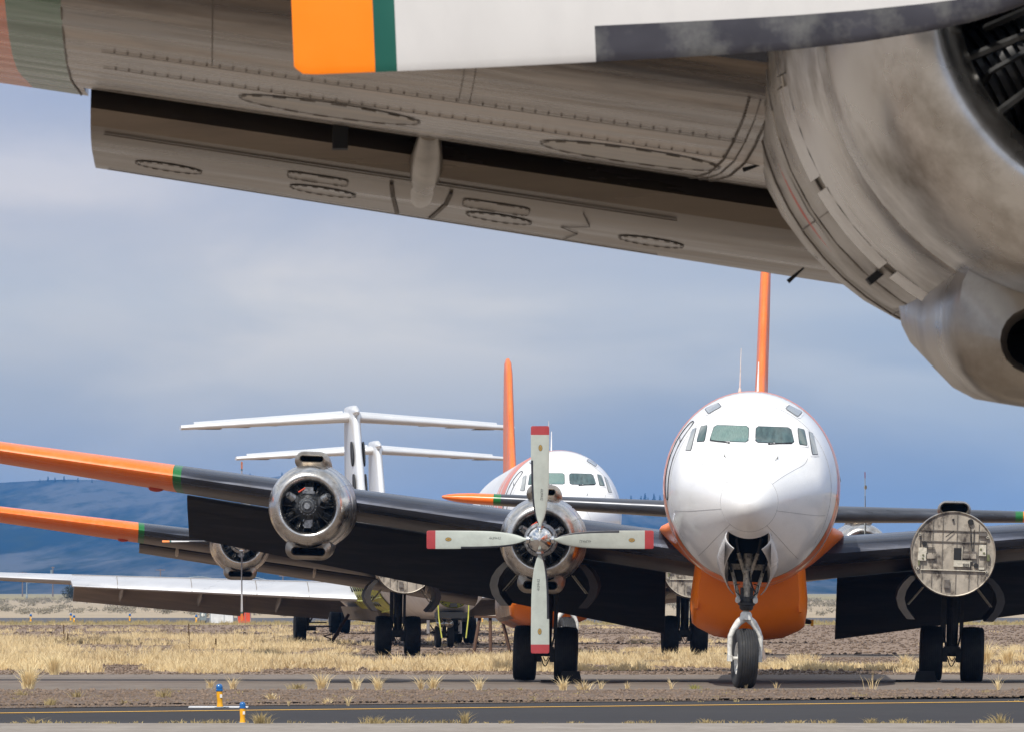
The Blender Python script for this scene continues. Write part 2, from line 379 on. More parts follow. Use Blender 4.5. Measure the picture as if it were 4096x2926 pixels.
def hull_patch(quad, off=.006, nx=10, nz=6, rnd=.10):
    """window pane wrapped on the hull; quad = 4 (x,z) corners TL TR BR BL, corners rounded"""
    mb = MB(); vs = []
    for j in range(nz + 1):
        for i in range(nx + 1):
            u, v = i / nx, j / nz
            du = 0
            for vv in (v, 1 - v):
                if vv < rnd * 1.01: du = max(du, rnd * .6 * (1 - math.sqrt(max(0, 1 - (1 - vv / rnd) ** 2))))
            uu = min(max(u, du), 1 - du)
            x = (1 - v) * ((1 - uu) * quad[0][0] + uu * quad[1][0]) + v * ((1 - uu) * quad[3][0] + uu * quad[2][0])
            z = (1 - v) * ((1 - uu) * quad[0][1] + uu * quad[1][1]) + v * ((1 - uu) * quad[3][1] + uu * quad[2][1])
            y = hull_y(x, z); e = .01
            n = Vector((-(hull_y(x + e, z) - hull_y(x - e, z)) / (2 * e), 1, -(hull_y(x, z + e) - hull_y(x, z - e)) / (2 * e))).normalized()
            p = Vector((x, y, z)) - n * off
            vs.append(p)
    fs = [(j * (nx + 1) + i, (j + 1) * (nx + 1) + i, (j + 1) * (nx + 1) + i + 1, j * (nx + 1) + i + 1) for j in range(nz) for i in range(nx)]
    mb.add(vs, fs); return mb
def grow(q, k):
    cx = sum(p[0] for p in q) / 4; cz = sum(p[1] for p in q) / 4
    return [(x + math.copysign(k, x - cx), z + math.copysign(k, z - cz)) for x, z in q]
# wing geometry
def w_le(x): return 9.6 + .06 * (abs(x) - 1.6)
def w_ch(x): return 5.9 - .222 * (abs(x) - 1.6)
def w_z(x): return 2.43 + (abs(x) - 1.73) * .1125
def w_t(x): return .80 - .030 * (abs(x) - 1.6)
FLAP_OUT, FLAP_IN = 10.68, 1.62
UP = [(0, 0), (.012, .16), (.035, .27), (.08, .38), (.15, .46), (.25, .5), (.35, .5), (.5, .44), (.65, .33), (.8, .2), (.9, .10), (1, .01)]
LO = [(0, 0), (.012, -.14), (.035, -.24), (.08, -.33), (.15, -.39), (.25, -.42), (.35, -.42), (.5, -.36), (.65, -.26), (.8, -.15), (.9, -.08), (1, -.01)]
def interp(tab, f):
    for (a, va), (b, vb) in zip(tab[:-1], tab[1:]):
        if f <= b: return va + (vb - va) * (f - a) / (b - a)
    return tab[-1][1]
def w_pt(x, f, up):
    v = interp(UP if up else LO, f); return (x, w_le(x) + f * w_ch(x), w_z(x) + v * w_t(x) + .03 - (.01 + .050 * w_ch(x)) * f)
CUT_U, CUT_L = .88, .74
def wing_mesh(sgn, under):
    mb = MB()
    fu = [0, .004, .012, .022, .035, .055, .08, .11, .15, .2, .25, .35, .5, .65, .8]
    rings_in, rings_out = [], []
    def ring(x, cut):
        up = [f for f in fu if f < CUT_U] + [CUT_U] if cut else fu + [.9, 1]
        lo = [f for f in fu if f < CUT_L] + [CUT_L] if cut else fu + [.9, 1]
        if cut: up = up + []; 
        r = [w_pt(x * sgn, f, True) for f in reversed(up)] + [w_pt(x * sgn, f, False) for f in lo[1:]]
        if cut:
            yb = w_le(x) + (CUT_L - .03) * w_ch(x)
            r += [(x * sgn, yb, w_pt(x, CUT_U, True)[2] - .12)]
        return r, len(up)
    nu_in = ring(2, True)[1]
    for x in [.45, 1.45, 2.2, 3, 4, 5, 6, 7, 8, 9, 10, FLAP_OUT]: rings_in.append(ring(x, True)[0])
    nu_out = ring(2, False)[1]
    xs = [FLAP_OUT, 10.8, 10.95, 11.5, 12.5, 13.5, 14.5, 15.5, 16.5, 17.2, 17.6, 17.85]
    for x in xs:
        r = ring(x, False)[0]
        if x > 16.6:
            k = math.sqrt(max(0, 1 - ((x - 16.6) / 1.3) ** 2)); cx = w_le(x) + .45 * w_ch(x)
            r = [(p[0], cx + (p[1] - cx) * (.35 + .65 * k), w_z(x) + (p[2] - w_z(x)) * k) for p in r]
        rings_out.append(r)
    LEF = .035   # paint line under the nose
    def side(nu, kc):
        def g(j, i):
            # i < nu-1: upper skin, else lower
            if i < nu - 1: return 0
            k = i - (nu - 1)
            return 0 if k < 4 else (2 if k >= kc else 1)  # cove faces coloured black, putting the deep shade of the flap gap into them
        return g
    flip = (lambda r: r) if sgn > 0 else (lambda r: list(reversed(r)))
    def remap(nu, n, kc=99):
        g = side(nu, kc)
        if sgn > 0: return g
        return lambda j, i: g(j, (n - 2 - i) % n)
    mb.loft([flip(r) for r in rings_in], cap1=True, fmi=remap(nu_in, len(rings_in[0]), len(rings_in[0]) - 1 - nu_in), mi=1)
    mb.loft([flip(r) for r in rings_out], cap0=True, cap1=True, fmi=remap(nu_out, len(rings_out[0])), mi=1)
    return mb.mesh('wing', ['wing_top', under, 'black'], 50)
def flap_mesh(sgn, defl, mt):
    mb = MB(); prof = [(1, 0), (.8, .035), (.55, .075), (.3, .10), (.12, .09), (.03, .05), (0, 0), (.03, -.04), (.12, -.06), (.3, -.06), (.55, -.04), (.8, -.02)]
    rings = []
    for x in [FLAP_IN, 3, 4.5, 6, 7.5, 9, FLAP_OUT - .02]:
        c = w_ch(x) * .285 + .06; h = w_pt(x, CUT_L, False)
        drop = .07 + .05 * math.sin(defl); y0, z0 = h[1] + .15, h[2] - drop + .03
        ca, sa = math.cos(defl), math.sin(defl)
        r = [(x * sgn, y0 + (f * ca + t * sa) * c, z0 + (-f * sa + t * ca) * c) for f, t in prof]
        rings.append(r if sgn > 0 else list(reversed(r)))
    mb.loft(rings, cap0=True, cap1=True)
    return mb.mesh('flap', [mt], 40)
def flap_under_pt(x, f, defl, off=.004):
    c = w_ch(x) * .285 + .06; h = w_pt(x, CUT_L, False); y0, z0 = h[1] + .15, h[2] - (.07 + .05 * math.sin(defl)) + .03
    t = interp([(0, 0), (.03, -.04), (.12, -.06), (.3, -.06), (.55, -.04), (.8, -.02), (1, 0)], f) - off / c
    return (x, y0 + (f * math.cos(defl) + t * math.sin(defl)) * c, z0 + (-f * math.sin(defl) + t * math.cos(defl)) * c)
HUBY = {0: 7.0, 1: 7.6}     # inner, outer propeller planes
NX = {0: 3.70, 1: 8.07}
NZ = {0: 2.50, 1: 2.975}
def nacelle_mesh(k, gearbay):
    """skin from the firewall back, hub at origin"""
    mb = MB(); n = 44; rings = []
    prof = [(2.06, .775, 0), (2.1, .785, 0), (2.3, .79, 0), (2.6, .785, 0), (2.63, .777, 0), (2.66, .785, 0), (3.4, .765, .01), (3.43, .757, .01), (3.46, .765, .01), (4.2, .73, .02), (5, .68, .05), (6, .5, .13), (7, .28, .22), (7.8, .05, .3)]
    if gearbay: prof = [(y, r if y < 4.3 else r * 1.04, z - (.0 if y < 4 else .06)) for y, r, z in prof]
    ys = []
    for y, r, z in prof:
        ys.append(y)
        rings.append([(r * math.sin(2 * math.pi * i / n), y, z + r * math.cos(2 * math.pi * i / n)) for i in range(n)])
    def fm(j, i):
        th = 2 * math.pi * (i + .5) / n
        if gearbay and 2.9 < (ys[j] + ys[j + 1]) / 2 < 6.2 and abs(th - math.pi) < .95: return None
        return 0
    mb.loft(rings, fmi=fm, cap1=True)
    return mb.mesh('nacelle', ['nacelle'], 45)
def cowl_mesh():
    mb = MB(); pr = [(1.5, .47), (.9, .465), (.72, .455), (.62, .465), (.555, .49), (.525, .525), (.52, .555), (.54, .60), (.60, .65), (.70, .695), (.85, .73), (1.0, .75), (1.2, .765), (1.215, .757), (1.23, .765), (1.6, .785), (1.85, .795), (1.86, .78)]
    mb.lathe(pr, n=64)
    # split cowl flaps at the rear, slightly open
    for i in range(18):
        a0 = 2 * math.pi * (i + .06) / 18; a1 = 2 * math.pi * (i + .94) / 18
        if abs(((a0 + a1) / 2) - math.pi) < .35 or min((a0 + a1) / 2, 2 * math.pi - (a0 + a1) / 2) < .3: continue
        mb.lathe([(1.84, .795), (2.02, .806), (2.02, .798), (1.84, .787)], n=4, a0=a0, a1=a1)
    return mb.mesh('engine_cowling', ['alu'], 40)
def rrect(w, h, r, n=5):
    r = min(r, w / 2 - 1e-4, h / 2 - 1e-4); pts = []
    for cx, cz, a in ((w / 2 - r, h / 2 - r, 0), (-w / 2 + r, h / 2 - r, 90), (-w / 2 + r, -h / 2 + r, 180), (w / 2 - r, -h / 2 + r, 270)):
        for i in range(n + 1):
            t = R(a + 90 * i / n); pts.append((cx + r * math.cos(t), cz + r * math.sin(t)))
    return pts
def scoop_mesh(w, h, z0, y0, y1, ow, oh, oz):
    """air scoop: rounded-rectangle tube with an open mouth, dark inside"""
    mb = MB(); rings = []
    def rr(ww, hh, y, zz, r): return [(x, y, zz + z) for x, z in rrect(ww, hh, r)]
    rings = [rr(ow - .05, oh - .04, y0 + .8, z0 + oz, .09), rr(ow - .02, oh - .01, y0 + .08, z0 + oz, .12), rr(ow, oh, y0 + .01, z0 + oz, .13), rr(ow + .03, oh + .03, y0 - .01, z0 + oz, .14),
             rr(w - .04, h - .03, y0 + .05, z0, .17), rr(w, h, y0 + .16, z0, .19), rr(w, h * .95, y0 + (y1 - y0) * .3, z0 - math.copysign(.02, z0), .2), rr(w * .93, h * .75, y0 + (y1 - y0) * .65, z0 - math.copysign(.10, z0), .18), rr(w * .7, h * .35, y1, z0 - math.copysign(.14, z0), .1)]
    mb.loft(rings, cap1=True, fmi=lambda j, i: 1 if j < 1 else 0)
    mb.box((0, y0 + .8, z0 + oz), (ow - .02, .01, oh), 1)
    return mb.mesh('air_scoop', ['scoop', 'black'], 50)
def engine_meshes():
    out = {}
    mb = MB()
    mb.lathe([(.30, .001), (.30, .05), (.315, .055), (.315, .10), (.36, .11), (.37, .16), (.50, .20), (.62, .27), (.80, .30), (.95, .33), (1.2, .33)], n=32, mi=0)
    mb.lathe([(.20, .001), (.20, .055), (.22, .062), (.36, .062)], n=8, mi=1)
    mb.lathe([(.335, .085), (.335, .11), (.36, .115)], n=32, mi=1)
    for i in range(16):
        a = 2 * math.pi * i / 16; mb.tube((.155 * math.sin(a), .36, .155 * math.cos(a)), (.155 * math.sin(a), .39, .155 * math.cos(a)), .010, mi=1, n=6)
    mb.box((0, .62, .30), (.17, .14, .10), 1); mb.box((0, .58, .255), (.22, .10, .05), 1)
    mb.box((0, .66, -.30), (.17, .14, .13), 1); mb.box((0, .62, -.37), (.12, .08, .05), 1)
    mb.box((-.14, .52, .02), (.13, .10, .12), 0)
    for s_ in (-1, 1):
        mb.tube((s_ * .27, .56, .14), (s_ * .36, .50, .20), .075, .06, 12, 1); mb.tube((s_ * .36, .50, .20), (s_ * .38, .485, .215), .045, .045, 12, 0)
        mb.box((s_ * .19, .55, .09), (.08, .10, .16), 0, Matrix.Rotation(s_ * .5, 3, 'Y'))
    for i in range(10):
        a = R(20 + i * 33); mb.path([(.2 * math.sin(a), .5, .2 * math.cos(a)), (.3 * math.sin(a + .15), .54, .3 * math.cos(a + .15)), (.40 * math.sin(a + .1), .7, .40 * math.cos(a + .1))], .010, 5, 2)
    mb.tube((-.18, .5, .25), (-.06, .48, .33), .014, mi=3, n=6)
    out['crankcase'] = mb.mesh('crankcase', ['engine', 'engine_light', 'pipe', 'red'], 40)
    mb = MB()
    for k in range(9):       # finned barrel
        z = .26 + .026 * k; mb.tube((0, .92, z), (0, .92, z + .014), .135, .135, 16, 0)
    mb.tube((0, .92, .24), (0, .92, .50), .10, .10, 14, 0)
    mb.box((0, .90, .50), (.22, .26, .06), 0); mb.box((-.075, .80, .53), (.07, .12, .05), 1); mb.box((.075, .80, .53), (.07, .12, .05), 1)
    for s_ in (-1, 1): mb.tube((s_ * .05, .70, .27), (s_ * .085, .76, .53), .011, .011, 6, 2)
    mb.path([(.02, .68, .30), (.02, .72, .42), (.0, .80, .45)], .008, 5, 2)
    out['cylinder'] = mb.mesh('cylinder', ['cylinder', 'engine', 'pipe'], 40)
    return out
def blade_pt(r, f, side, pitch0, twist):
    """f 0..1 leading to trailing; returns hub-frame point for a blade standing up (+z)"""
    ch = blade_ch(r); t = .045 * (1 - .72 * min(1, (r - .25) / 1.8)) + (.035 * max(0, 1 - (r - .2) / .25)); w = 4 * f * (1 - f)
    x = (f - .5) * ch; y = side * t * .5 * (w ** .5 if w > 0 else 0)
    a = pitch0 + twist * (1 - (r - .25) / 1.8)
    return (x * math.cos(a) - y * math.sin(a), x * math.sin(a) + y * math.cos(a), r)
blade_ch = pchip([.2, .27, .35, .5, .75, 1.0, 1.3, 1.7, 2.0, 2.035, 2.05], [.09, .07, .13, .215, .285, .315, .325, .332, .332, .325, .29])
def blade_mesh(style, pitch0, twist):
    """style red: grey-green blade, red tip; orange: pale blade, orange tip + green band"""
    tip0 = 1.89 if style == 'red' else 1.865; band = tip0 if style == 'red' else 1.865 - .05; boot1 = 1.43 if style == 'red' else 1.36
    rs = sorted(set([.2, .24, .27, .3, .35, .42, .5, .6, .75, .9, 1.05, 1.2, boot1, 1.5, 1.6, 1.75, band, tip0, 1.95, 2.0, 2.03, 2.045, 2.05]))
    fs_ = [0, .02, .06, .12, .17, .25, .4, .6, .8, .92, .98, 1]
    rings = []
    for r in rs:
        rings.append([blade_pt(r, f, -1, pitch0, twist) for f in fs_] + [blade_pt(r, f, 1, pitch0, twist) for f in reversed(fs_[1:-1])])
    nf = len(fs_); n = len(rings[0])
    def fm(j, i):
        r = (rs[j] + rs[j + 1]) / 2
        if r > tip0: return 1
        if r > band: return 2
        f = (fs_[i] + fs_[i + 1]) / 2 if i < nf - 1 else (fs_[n - i] + fs_[max(0, n - i - 1)]) / 2
        if r < boot1 and r > .26 and f < (.13 if style == 'red' else .27): return 3
        return 0
    mb = MB(); mb.loft(rings, cap0=True, cap1=True, fmi=fm, mi=1)
    mb.tube((0, 0, .05), (0, 0, .235), .075, .062, 14, 4); mb.tube((0, 0, .225), (0, 0, .25), .075, .075, 14, 4)
    ms = ['blade', 'red_tip', 'green_tip', 'boot_black', 'chrome'] if style == 'red' else ['blade_light', 'orange_tip', 'green_tip', 'boot', 'chrome']
    return mb.mesh('propeller_blade', ms, 50)
def decal_mesh(kind, pitch0, twist):
    mb = MB()
    if kind == 'oval':
        n = 20; c = blade_pt(1.655, .52, -1, pitch0, twist)
        for (a, b, off, mi) in ((.037, .058, .003, 0), (.031, .051, .005, 1)):
            vs = [(c[0] + a * math.cos(2 * math.pi * i / n), c[1] - off, c[2] + b * math.sin(2 * math.pi * i / n)) for i in range(n)]
            mb.add(vs, [tuple(reversed(range(n)))], mi)
        for s_ in (-1, 1): mb.box((c[0], c[1] - .006, c[2]), (.006, .001, .07), 0, Matrix.Rotation(s_ * .6, 3, 'Y'))
    else:
        for i in range(7):
            c = blade_pt(.72 + .03 * i, .60, -1, pitch0, twist)
            mb.box((c[0], c[1] - .003, c[2]), (.05 - .006 * (i % 3), .002, .008), 0); mb.box((c[0] - .02 + .008 * (i % 4), c[1] - .003, c[2] + .012), (.008, .002, .018), 0)
    return mb.mesh(kind, ['decal', 'gold'])
def propeller(parent, hub, style, pitch0, twist, roll):
    sp = MB(); sp.lathe([(-.30, .001), (-.30, .022), (-.28, .032), (-.25, .075), (-.19, .13), (-.10, .185), (.0, .222), (.09, .238)], n=40); sp.lathe([(.09, .238), (.092, .246), (.17, .248), (.175, .20), (.30, .19)], n=40, mi=1); sp.lathe([(.30, .19), (.32, .29), (.36, .31)], n=32, mi=2)
    sp.tube((0, -.312, 0), (0, -.28, 0), .026, .032, 6)
    key = ('spin',)
    p = link('propeller', cached(key, lambda: sp.mesh('spinner', ['chrome', 'boot_black', 'engine_light'], 35)), parent, hub, (0, roll, 0))
    for q in range(4):
        b = link('propeller_blade', cached(('blade', style, pitch0, twist), lambda: blade_mesh(style, pitch0, twist)), p, (0, 0, 0), (0, math.pi / 2 * q, 0))
        if style == 'red':
            CM = Matrix.Rotation(math.pi / 2 * q, 4, 'Y')
            for kd in ('oval', 'decal'):
                d = link('blade_decal', cached((kd, pitch0, twist), lambda: decal_mesh(kd, pitch0, twist)), p, (0, 0, 0), (0, math.pi / 2 * q, 0))
                if kd == 'oval': d['label'] = 'oval gold emblem on the blade'
    return p
def engine(parent, hub):
    em = cached('engine', engine_meshes)
    e = link('engine', em['crankcase'], parent, hub)
    for i in range(9): link('cylinder', em['cylinder'], e, (0, 0, 0), (0, 2 * math.pi * i / 9, 0))
    bk = MB(); bk.lathe([(1.05, .001), (1.05, .45)], n=24); link('baffle', cached('baffle', lambda: bk.mesh('baffle', ['black'])), e)
    return e
def firewall(parent, hub):
    mb = MB(); r = .77
    mb.lathe([(2.02, .001), (2.02, r - .02), (1.99, r - .015), (1.98, r), (2.08, r + .01)], n=48)
    y = 2.0
    for z in (.42, .22): mb.box((0, y, z), (1.2, .02, .012), 1)
    for x in (-.55, -.38, -.2, .06, .3, .46, .6): mb.box((x, y + .005, 0), (.012, .012, 2 * math.sqrt(.74 ** 2 - x * x) - .05), 1)
    mb.box((0, y - .01, -.30), (1.18, .03, .018), 2); mb.box((.02, y - .015, -.30), (1.0, .03, .012), 2)
    for x, z in ((-.62, .34), (.62, .32), (-.64, -.28), (.62, -.31)): mb.tube((x, y - .04, z), (x, y + .01, z), .026, .026, 10, 2); mb.tube((x, y - .045, z), (x, y - .035, z), .014, .014, 8, 3)
    for x, z, w, h, m_ in ((-.56, .05, .15, .10, 2), (-.57, -.07, .15, .14, 2), (-.4, -.06, .16, .08, 0), (.08, .0, .14, .22, 3), (.16, .02, .012, .24, 2), (.30, .03, .24, .05, 1), (.30, -.03, .24, .09, 0), (.18, -.12, .34, .012, 2),
                           (.16, -.18, .3, .10, 2), (.24, -.2, .12, .06, 3), (.53, .08, .13, .20, 2), (.53, .37, .14, .06, 1), (-.43, .1, .18, .012, 3), (.52, -.25, .10, .04, 2), (-.1, -.55, .1, .15, 1), (.64, -.05, .05, .12, 4), (-.62, -.18, .03, .1, 4)):
        mb.box((x, y - .02, z), (w, .05, h), m_)
    for x, z, q in ((.30, .59, .055), (-.53, .17, .045), (.42, -.20, .045), (-.02, .62, .022), (-.35, -.08, .03), (.52, .36, .02), (.12, -.19, .025)): mb.tube((x, y - .035, z), (x, y, z), q, q, 14, 3)
    for x, z, q in ((-.55, -.04, .018), (-.55, -.10, .018), (.5, .10, .02), (.56, .03, .02)): mb.tube((x, y - .06, z), (x, y - .04, z), q, q, 8, 4)
    for a, b in (((.30, .5), (.34, .02)), ((.37, .45), (.36, .0)), ((-.6, .3), (-.62, -.2)), ((.0, .42), (-.15, .3))): mb.tube((a[0], y - .02, a[1]), (b[0], y - .03, b[1]), .008, .008, 5, 3)
    return link('firewall', cached('firewall', lambda: mb.mesh('firewall', ['firewall', 'nacelle', 'fw_light', 'black', 'fw_green'], 40)), parent, hub)
def tyre_mesh(r, w, grooves=6):
    mb = MB(); prof = []
    n = 8
    prof.append((-w * .36, r * .52))
    for i in range(n + 1):
        t = math.pi * i / n; prof.append((-w / 2 * abs(math.cos(t)) ** .5 * (1 if t < math.pi / 2 else -1) if i not in (0, n) else (-w / 2 if i == 0 else w / 2), r * (.76 + .24 * math.sin(t) ** .55)))
    prof.append((w * .36, r * .52))
    # grooves across the tread
    out = []
    flat = w * .36
    left = [p for p in prof if p[0] < -flat * .99 or (p[1] < r * .8 and p[0] < 0)]
    right = [p for p in prof if p[0] > flat * .99 or (p[1] < r * .8 and p[0] > 0)]
    mid = []
    for g in range(grooves):
        x = -flat * .85 + flat * 1.7 * g / (grooves - 1); e = w * .014
        cr = lambda xx: r * (1 - .03 * (xx / flat) ** 2)
        mid += [(x - e * 1.4, cr(x)), (x - e, cr(x) - .012), (x + e, cr(x) - .012), (x + e * 1.4, cr(x))]
    mb.lathe(left + mid + right, n=44, axis='x')
    return mb.mesh('tyre', ['tyre'], 50)
def rim_mesh(r, w, m_):
    mb = MB(); q = r * .53
    for s_ in (-1, 1): mb.lathe([(s_ * w * .36, q + .01), (s_ * w * .40, q), (s_ * w * .38, q * .9), (s_ * w * .22, q * .82), (s_ * w * .2, q * .35), (s_ * w * .34, q * .3), (s_ * w * .36, .001)], n=28, axis='x')
    for i in range(8):
        a = 2 * math.pi * i / 8
        for s_ in (-1, 1): mb.tube((s_ * w * .19, q * .58 * math.sin(a), q * .58 * math.cos(a)), (s_ * w * .24, q * .58 * math.sin(a), q * .58 * math.cos(a)), q * .1, q * .1, 8)
    return mb.mesh('rim', [m_], 40)
def wheel(parent, loc, r, w, key, rot=(0, 0, 0), rimm='gear'):
    t = link('wheel', cached(('rim', key), lambda: rim_mesh(r, w, rimm)), parent, loc, rot)
    link('tyre', cached(('tyre', key), lambda: tyre_mesh(r, w, 8 if w > .4 else 6)), t)
    return t
def door_shell(sgn, key):
    """open nacelle gear door: curved skin hanging beside the bay"""
    def f():
        mb = MB(); sh = [(-.60, -.42), (-.73, -.55), (-.82, -.70), (-.85, -.85), (-.80, -1.02), (-.71, -1.14), (-.64, -1.22)]
        rings = []
        for y, k in ((3.0, .0), (3.05, .0), (4.2, .0), (5.6, .06)):
            outer = [(-x * sgn * -1, y, z * (1 - k)) for x, z in sh]
            rings.append(outer)
        o = [[(p[0], p[1], p[2]) for p in r] for r in rings]
        inn = [[(p[0] - sgn * .15 * (1 if abs(p[0]) > 0 else 0), p[1], p[2] + .0) for p in r] for r in rings]
        rr = [a + list(reversed(b)) for a, b in zip(o, inn)]
        mb.loft(rr, cap0=True, cap1=True)
        for y in (3.4, 4.8):
            mb.tube((sgn * .77, y, -.95), (sgn * .5, y, -.62), .013, .013, 6, 1)
        return mb.mesh('gear_door', ['door_dark', 'fw_light'], 50)
    return cached(('gd', sgn), f)
MG_Y = 12.8
def main_leg_mesh():
    mb = MB()
    mb.tube((0, 0, 1.95), (0, 0, .62), .12, .105, 16); mb.tube((0, 0, .75), (0, 0, .50), .085, .085, 14)
    mb.box((-.17, .05, 1.35), (.10, .16, 1.25)); mb.box((.17, .05, 1.42), (.07, .14, 1.1))
    mb.box((0, 0, .60), (.30, .24, .12)); mb.tube((-.46, 0, .54), (.46, 0, .54), .065, .065, 14)
    mb.box((-.13, 0, .50), (.10, .22, .26)); mb.box((.13, 0, .50), (.10, .22, .26))
    for s_ in (-1, 1):
        mb.tube((s_ * .19, -.02, 1.0), (s_ * .10, -.05, .62), .018, .018, 6); mb.tube((s_ * .25, .1, .95), (s_ * .25, .1, .7), .03, .03, 8)
        mb.tube((s_ * .16, .05, .55), (s_ * .24, .1, .38), .035, .03, 8)
    mb.box((0, .16, .95), (.10, .05, .5), 0, Matrix.Rotation(.3, 3, 'X')); mb.tube((0, .1, 1.3), (0, 1.3, 2.1), .05, .05, 10)
    mb.tube((0, -.1, 1.5), (0, -.14, .7), .02, .02, 6)
    pts = [(.09 * math.sin(t) * 1.0, -.08, .43 - .17 * math.sin(t / 2 + .0) if False else .44 - .15 * math.sin(t)) for t in [0]]
    mb.path([(-.08 + .16 * i / 8, -.1, .46 - .17 * math.sin(math.pi * i / 8)) for i in range(9)], .011, 6)
    mb.path([(-.04 + .10 * i / 8, -.12, .47 - .08 * math.sin(math.pi * i / 8)) for i in range(9)], .009, 6)
    return mb.mesh('main_gear_leg', ['gear'], 40)
def nose_leg_meshes():
    o = {}
    mb = MB()   # oleo, drag braces
    mb.tube((0, .05, 2.35), (0, 0, 1.42), .075, .07, 14, 1); mb.tube((0, 0, 1.5), (0, 0, 1.25), .055, .055, 14, 1)
    mb.tube((0, -.07, 2.05), (0, -.06, 1.55), .028, .028, 8, 1)
    mb.lathe([(1.36, .001), (1.36, .09), (1.40, .12), (1.44, .12), (1.46, .15), (1.50, .15), (1.52, .11), (1.60, .10), (1.60, .001)], n=20, axis='z')
    for s_ in (-1, 1):
        mb.tube((s_ * .13, .02, 1.55), (s_ * .30, .25, 2.15), .035, .03, 10, 1); mb.tube((s_ * .05, .0, 2.0), (s_ * .17, -.10, 2.36), .032, .032, 10, 1)
        mb.tube((s_ * .17, -.10, 2.36), (s_ * .22, -.25, 2.62), .026, .026, 8, 0)
        mb.box((s_ * .09, -.02, 1.66), (.05, .08, .2), 0)
        mb.path([(s_ * .12, -.05, 1.62), (s_ * .19, -.08, 1.68), (s_ * .2, -.06, 1.8), (s_ * .12, -.02, 1.82)], .009, 6, 2)
        mb.tube((s_ * .27, .05, 2.02), (s_ * .36, .1, 2.3), .02, .02, 8, 0)
    mb.path([(.03, -.08, 2.05), (.05, -.10, 1.9), (.09, -.12, 1.78), (.15, -.08, 1.68)], .014, 6, 2)
    mb.box((0, -.06, 2.04), (.18, .06, .04), 1)
    o['strut'] = mb.mesh('nose_gear_strut', ['gear', 'dirty_white', 'black'], 40)
    mb = MB()   # white fork
    mb.lathe([(1.18, .001), (1.18, .085), (1.20, .11), (1.30, .10), (1.34, .075), (1.34, .001)], n=20, axis='z')
    for s_ in (-1, 1):
        pts = [(s_ * .04, 0, 1.22), (s_ * .13, 0, 1.15), (s_ * .215, 0, 1.02), (s_ * .265, 0, .90), (s_ * .27, 0, .70), (s_ * .265, 0, .55)]
        rad = [.07, .065, .055, .048, .042, .038]
        for a, b, ra, rb in zip(pts[:-1], pts[1:], rad[:-1], rad[1:]): mb.tube(a, b, ra, rb, 12); mb.sphere(b, rb * 1.0, 10)
        mb.box((s_ * .265, 0, .525), (.075, .12, .11))
    mb.tube((-.30, 0, .525), (.30, 0, .525), .03, .03, 10)
    o['fork'] = mb.mesh('fork', ['gear_white'], 40)
    mb = MB()
    for s_ in (-1, 1): mb.tube((s_ * .155, -.16, 1.53), (s_ * .15, .0, 1.57), .045, .04, 14)
    o['cap'] = mb.mesh('steering_cylinder', ['gear_white'], 40)
    return o
def nose_door_mesh(sgn):
    mb = MB(); nu, nv = 12, 8; rings = []
    for i in range(nu + 1):
        u = i / nu; y = BAY0 + (BAY1 - BAY0) * u * .96
        zt = hull_pt(y, math.pi - math.asin(min(.999, BAYX / HX(y))))[2]
        xt = .365 + .0 * u; xl = .235 + .15 * math.sin(math.pi * u ** .8)
        zl = zt - (.30 + .04 * u); ring = []
        for j in range(nv + 1):
            v = j / nv; x = xt + (xl - xt) * v + (.05 + .115 * math.sin(math.pi * min(1, u * 1.4 + .12))) * math.sin(math.pi * min(1, v * .95)) ** .8
            ring.append((sgn * x, y, zt + (zl - zt) * v))
        ins = [(p[0] - sgn * .022, p[1], p[2]) for p in ring]
        rings.append(ring + list(reversed(ins)))
    if sgn < 0: rings = [list(reversed(r)) for r in rings]
    mb.loft(rings, cap0=True, cap1=True)
    return mb.mesh('nose_gear_door', ['door_white'], 50)
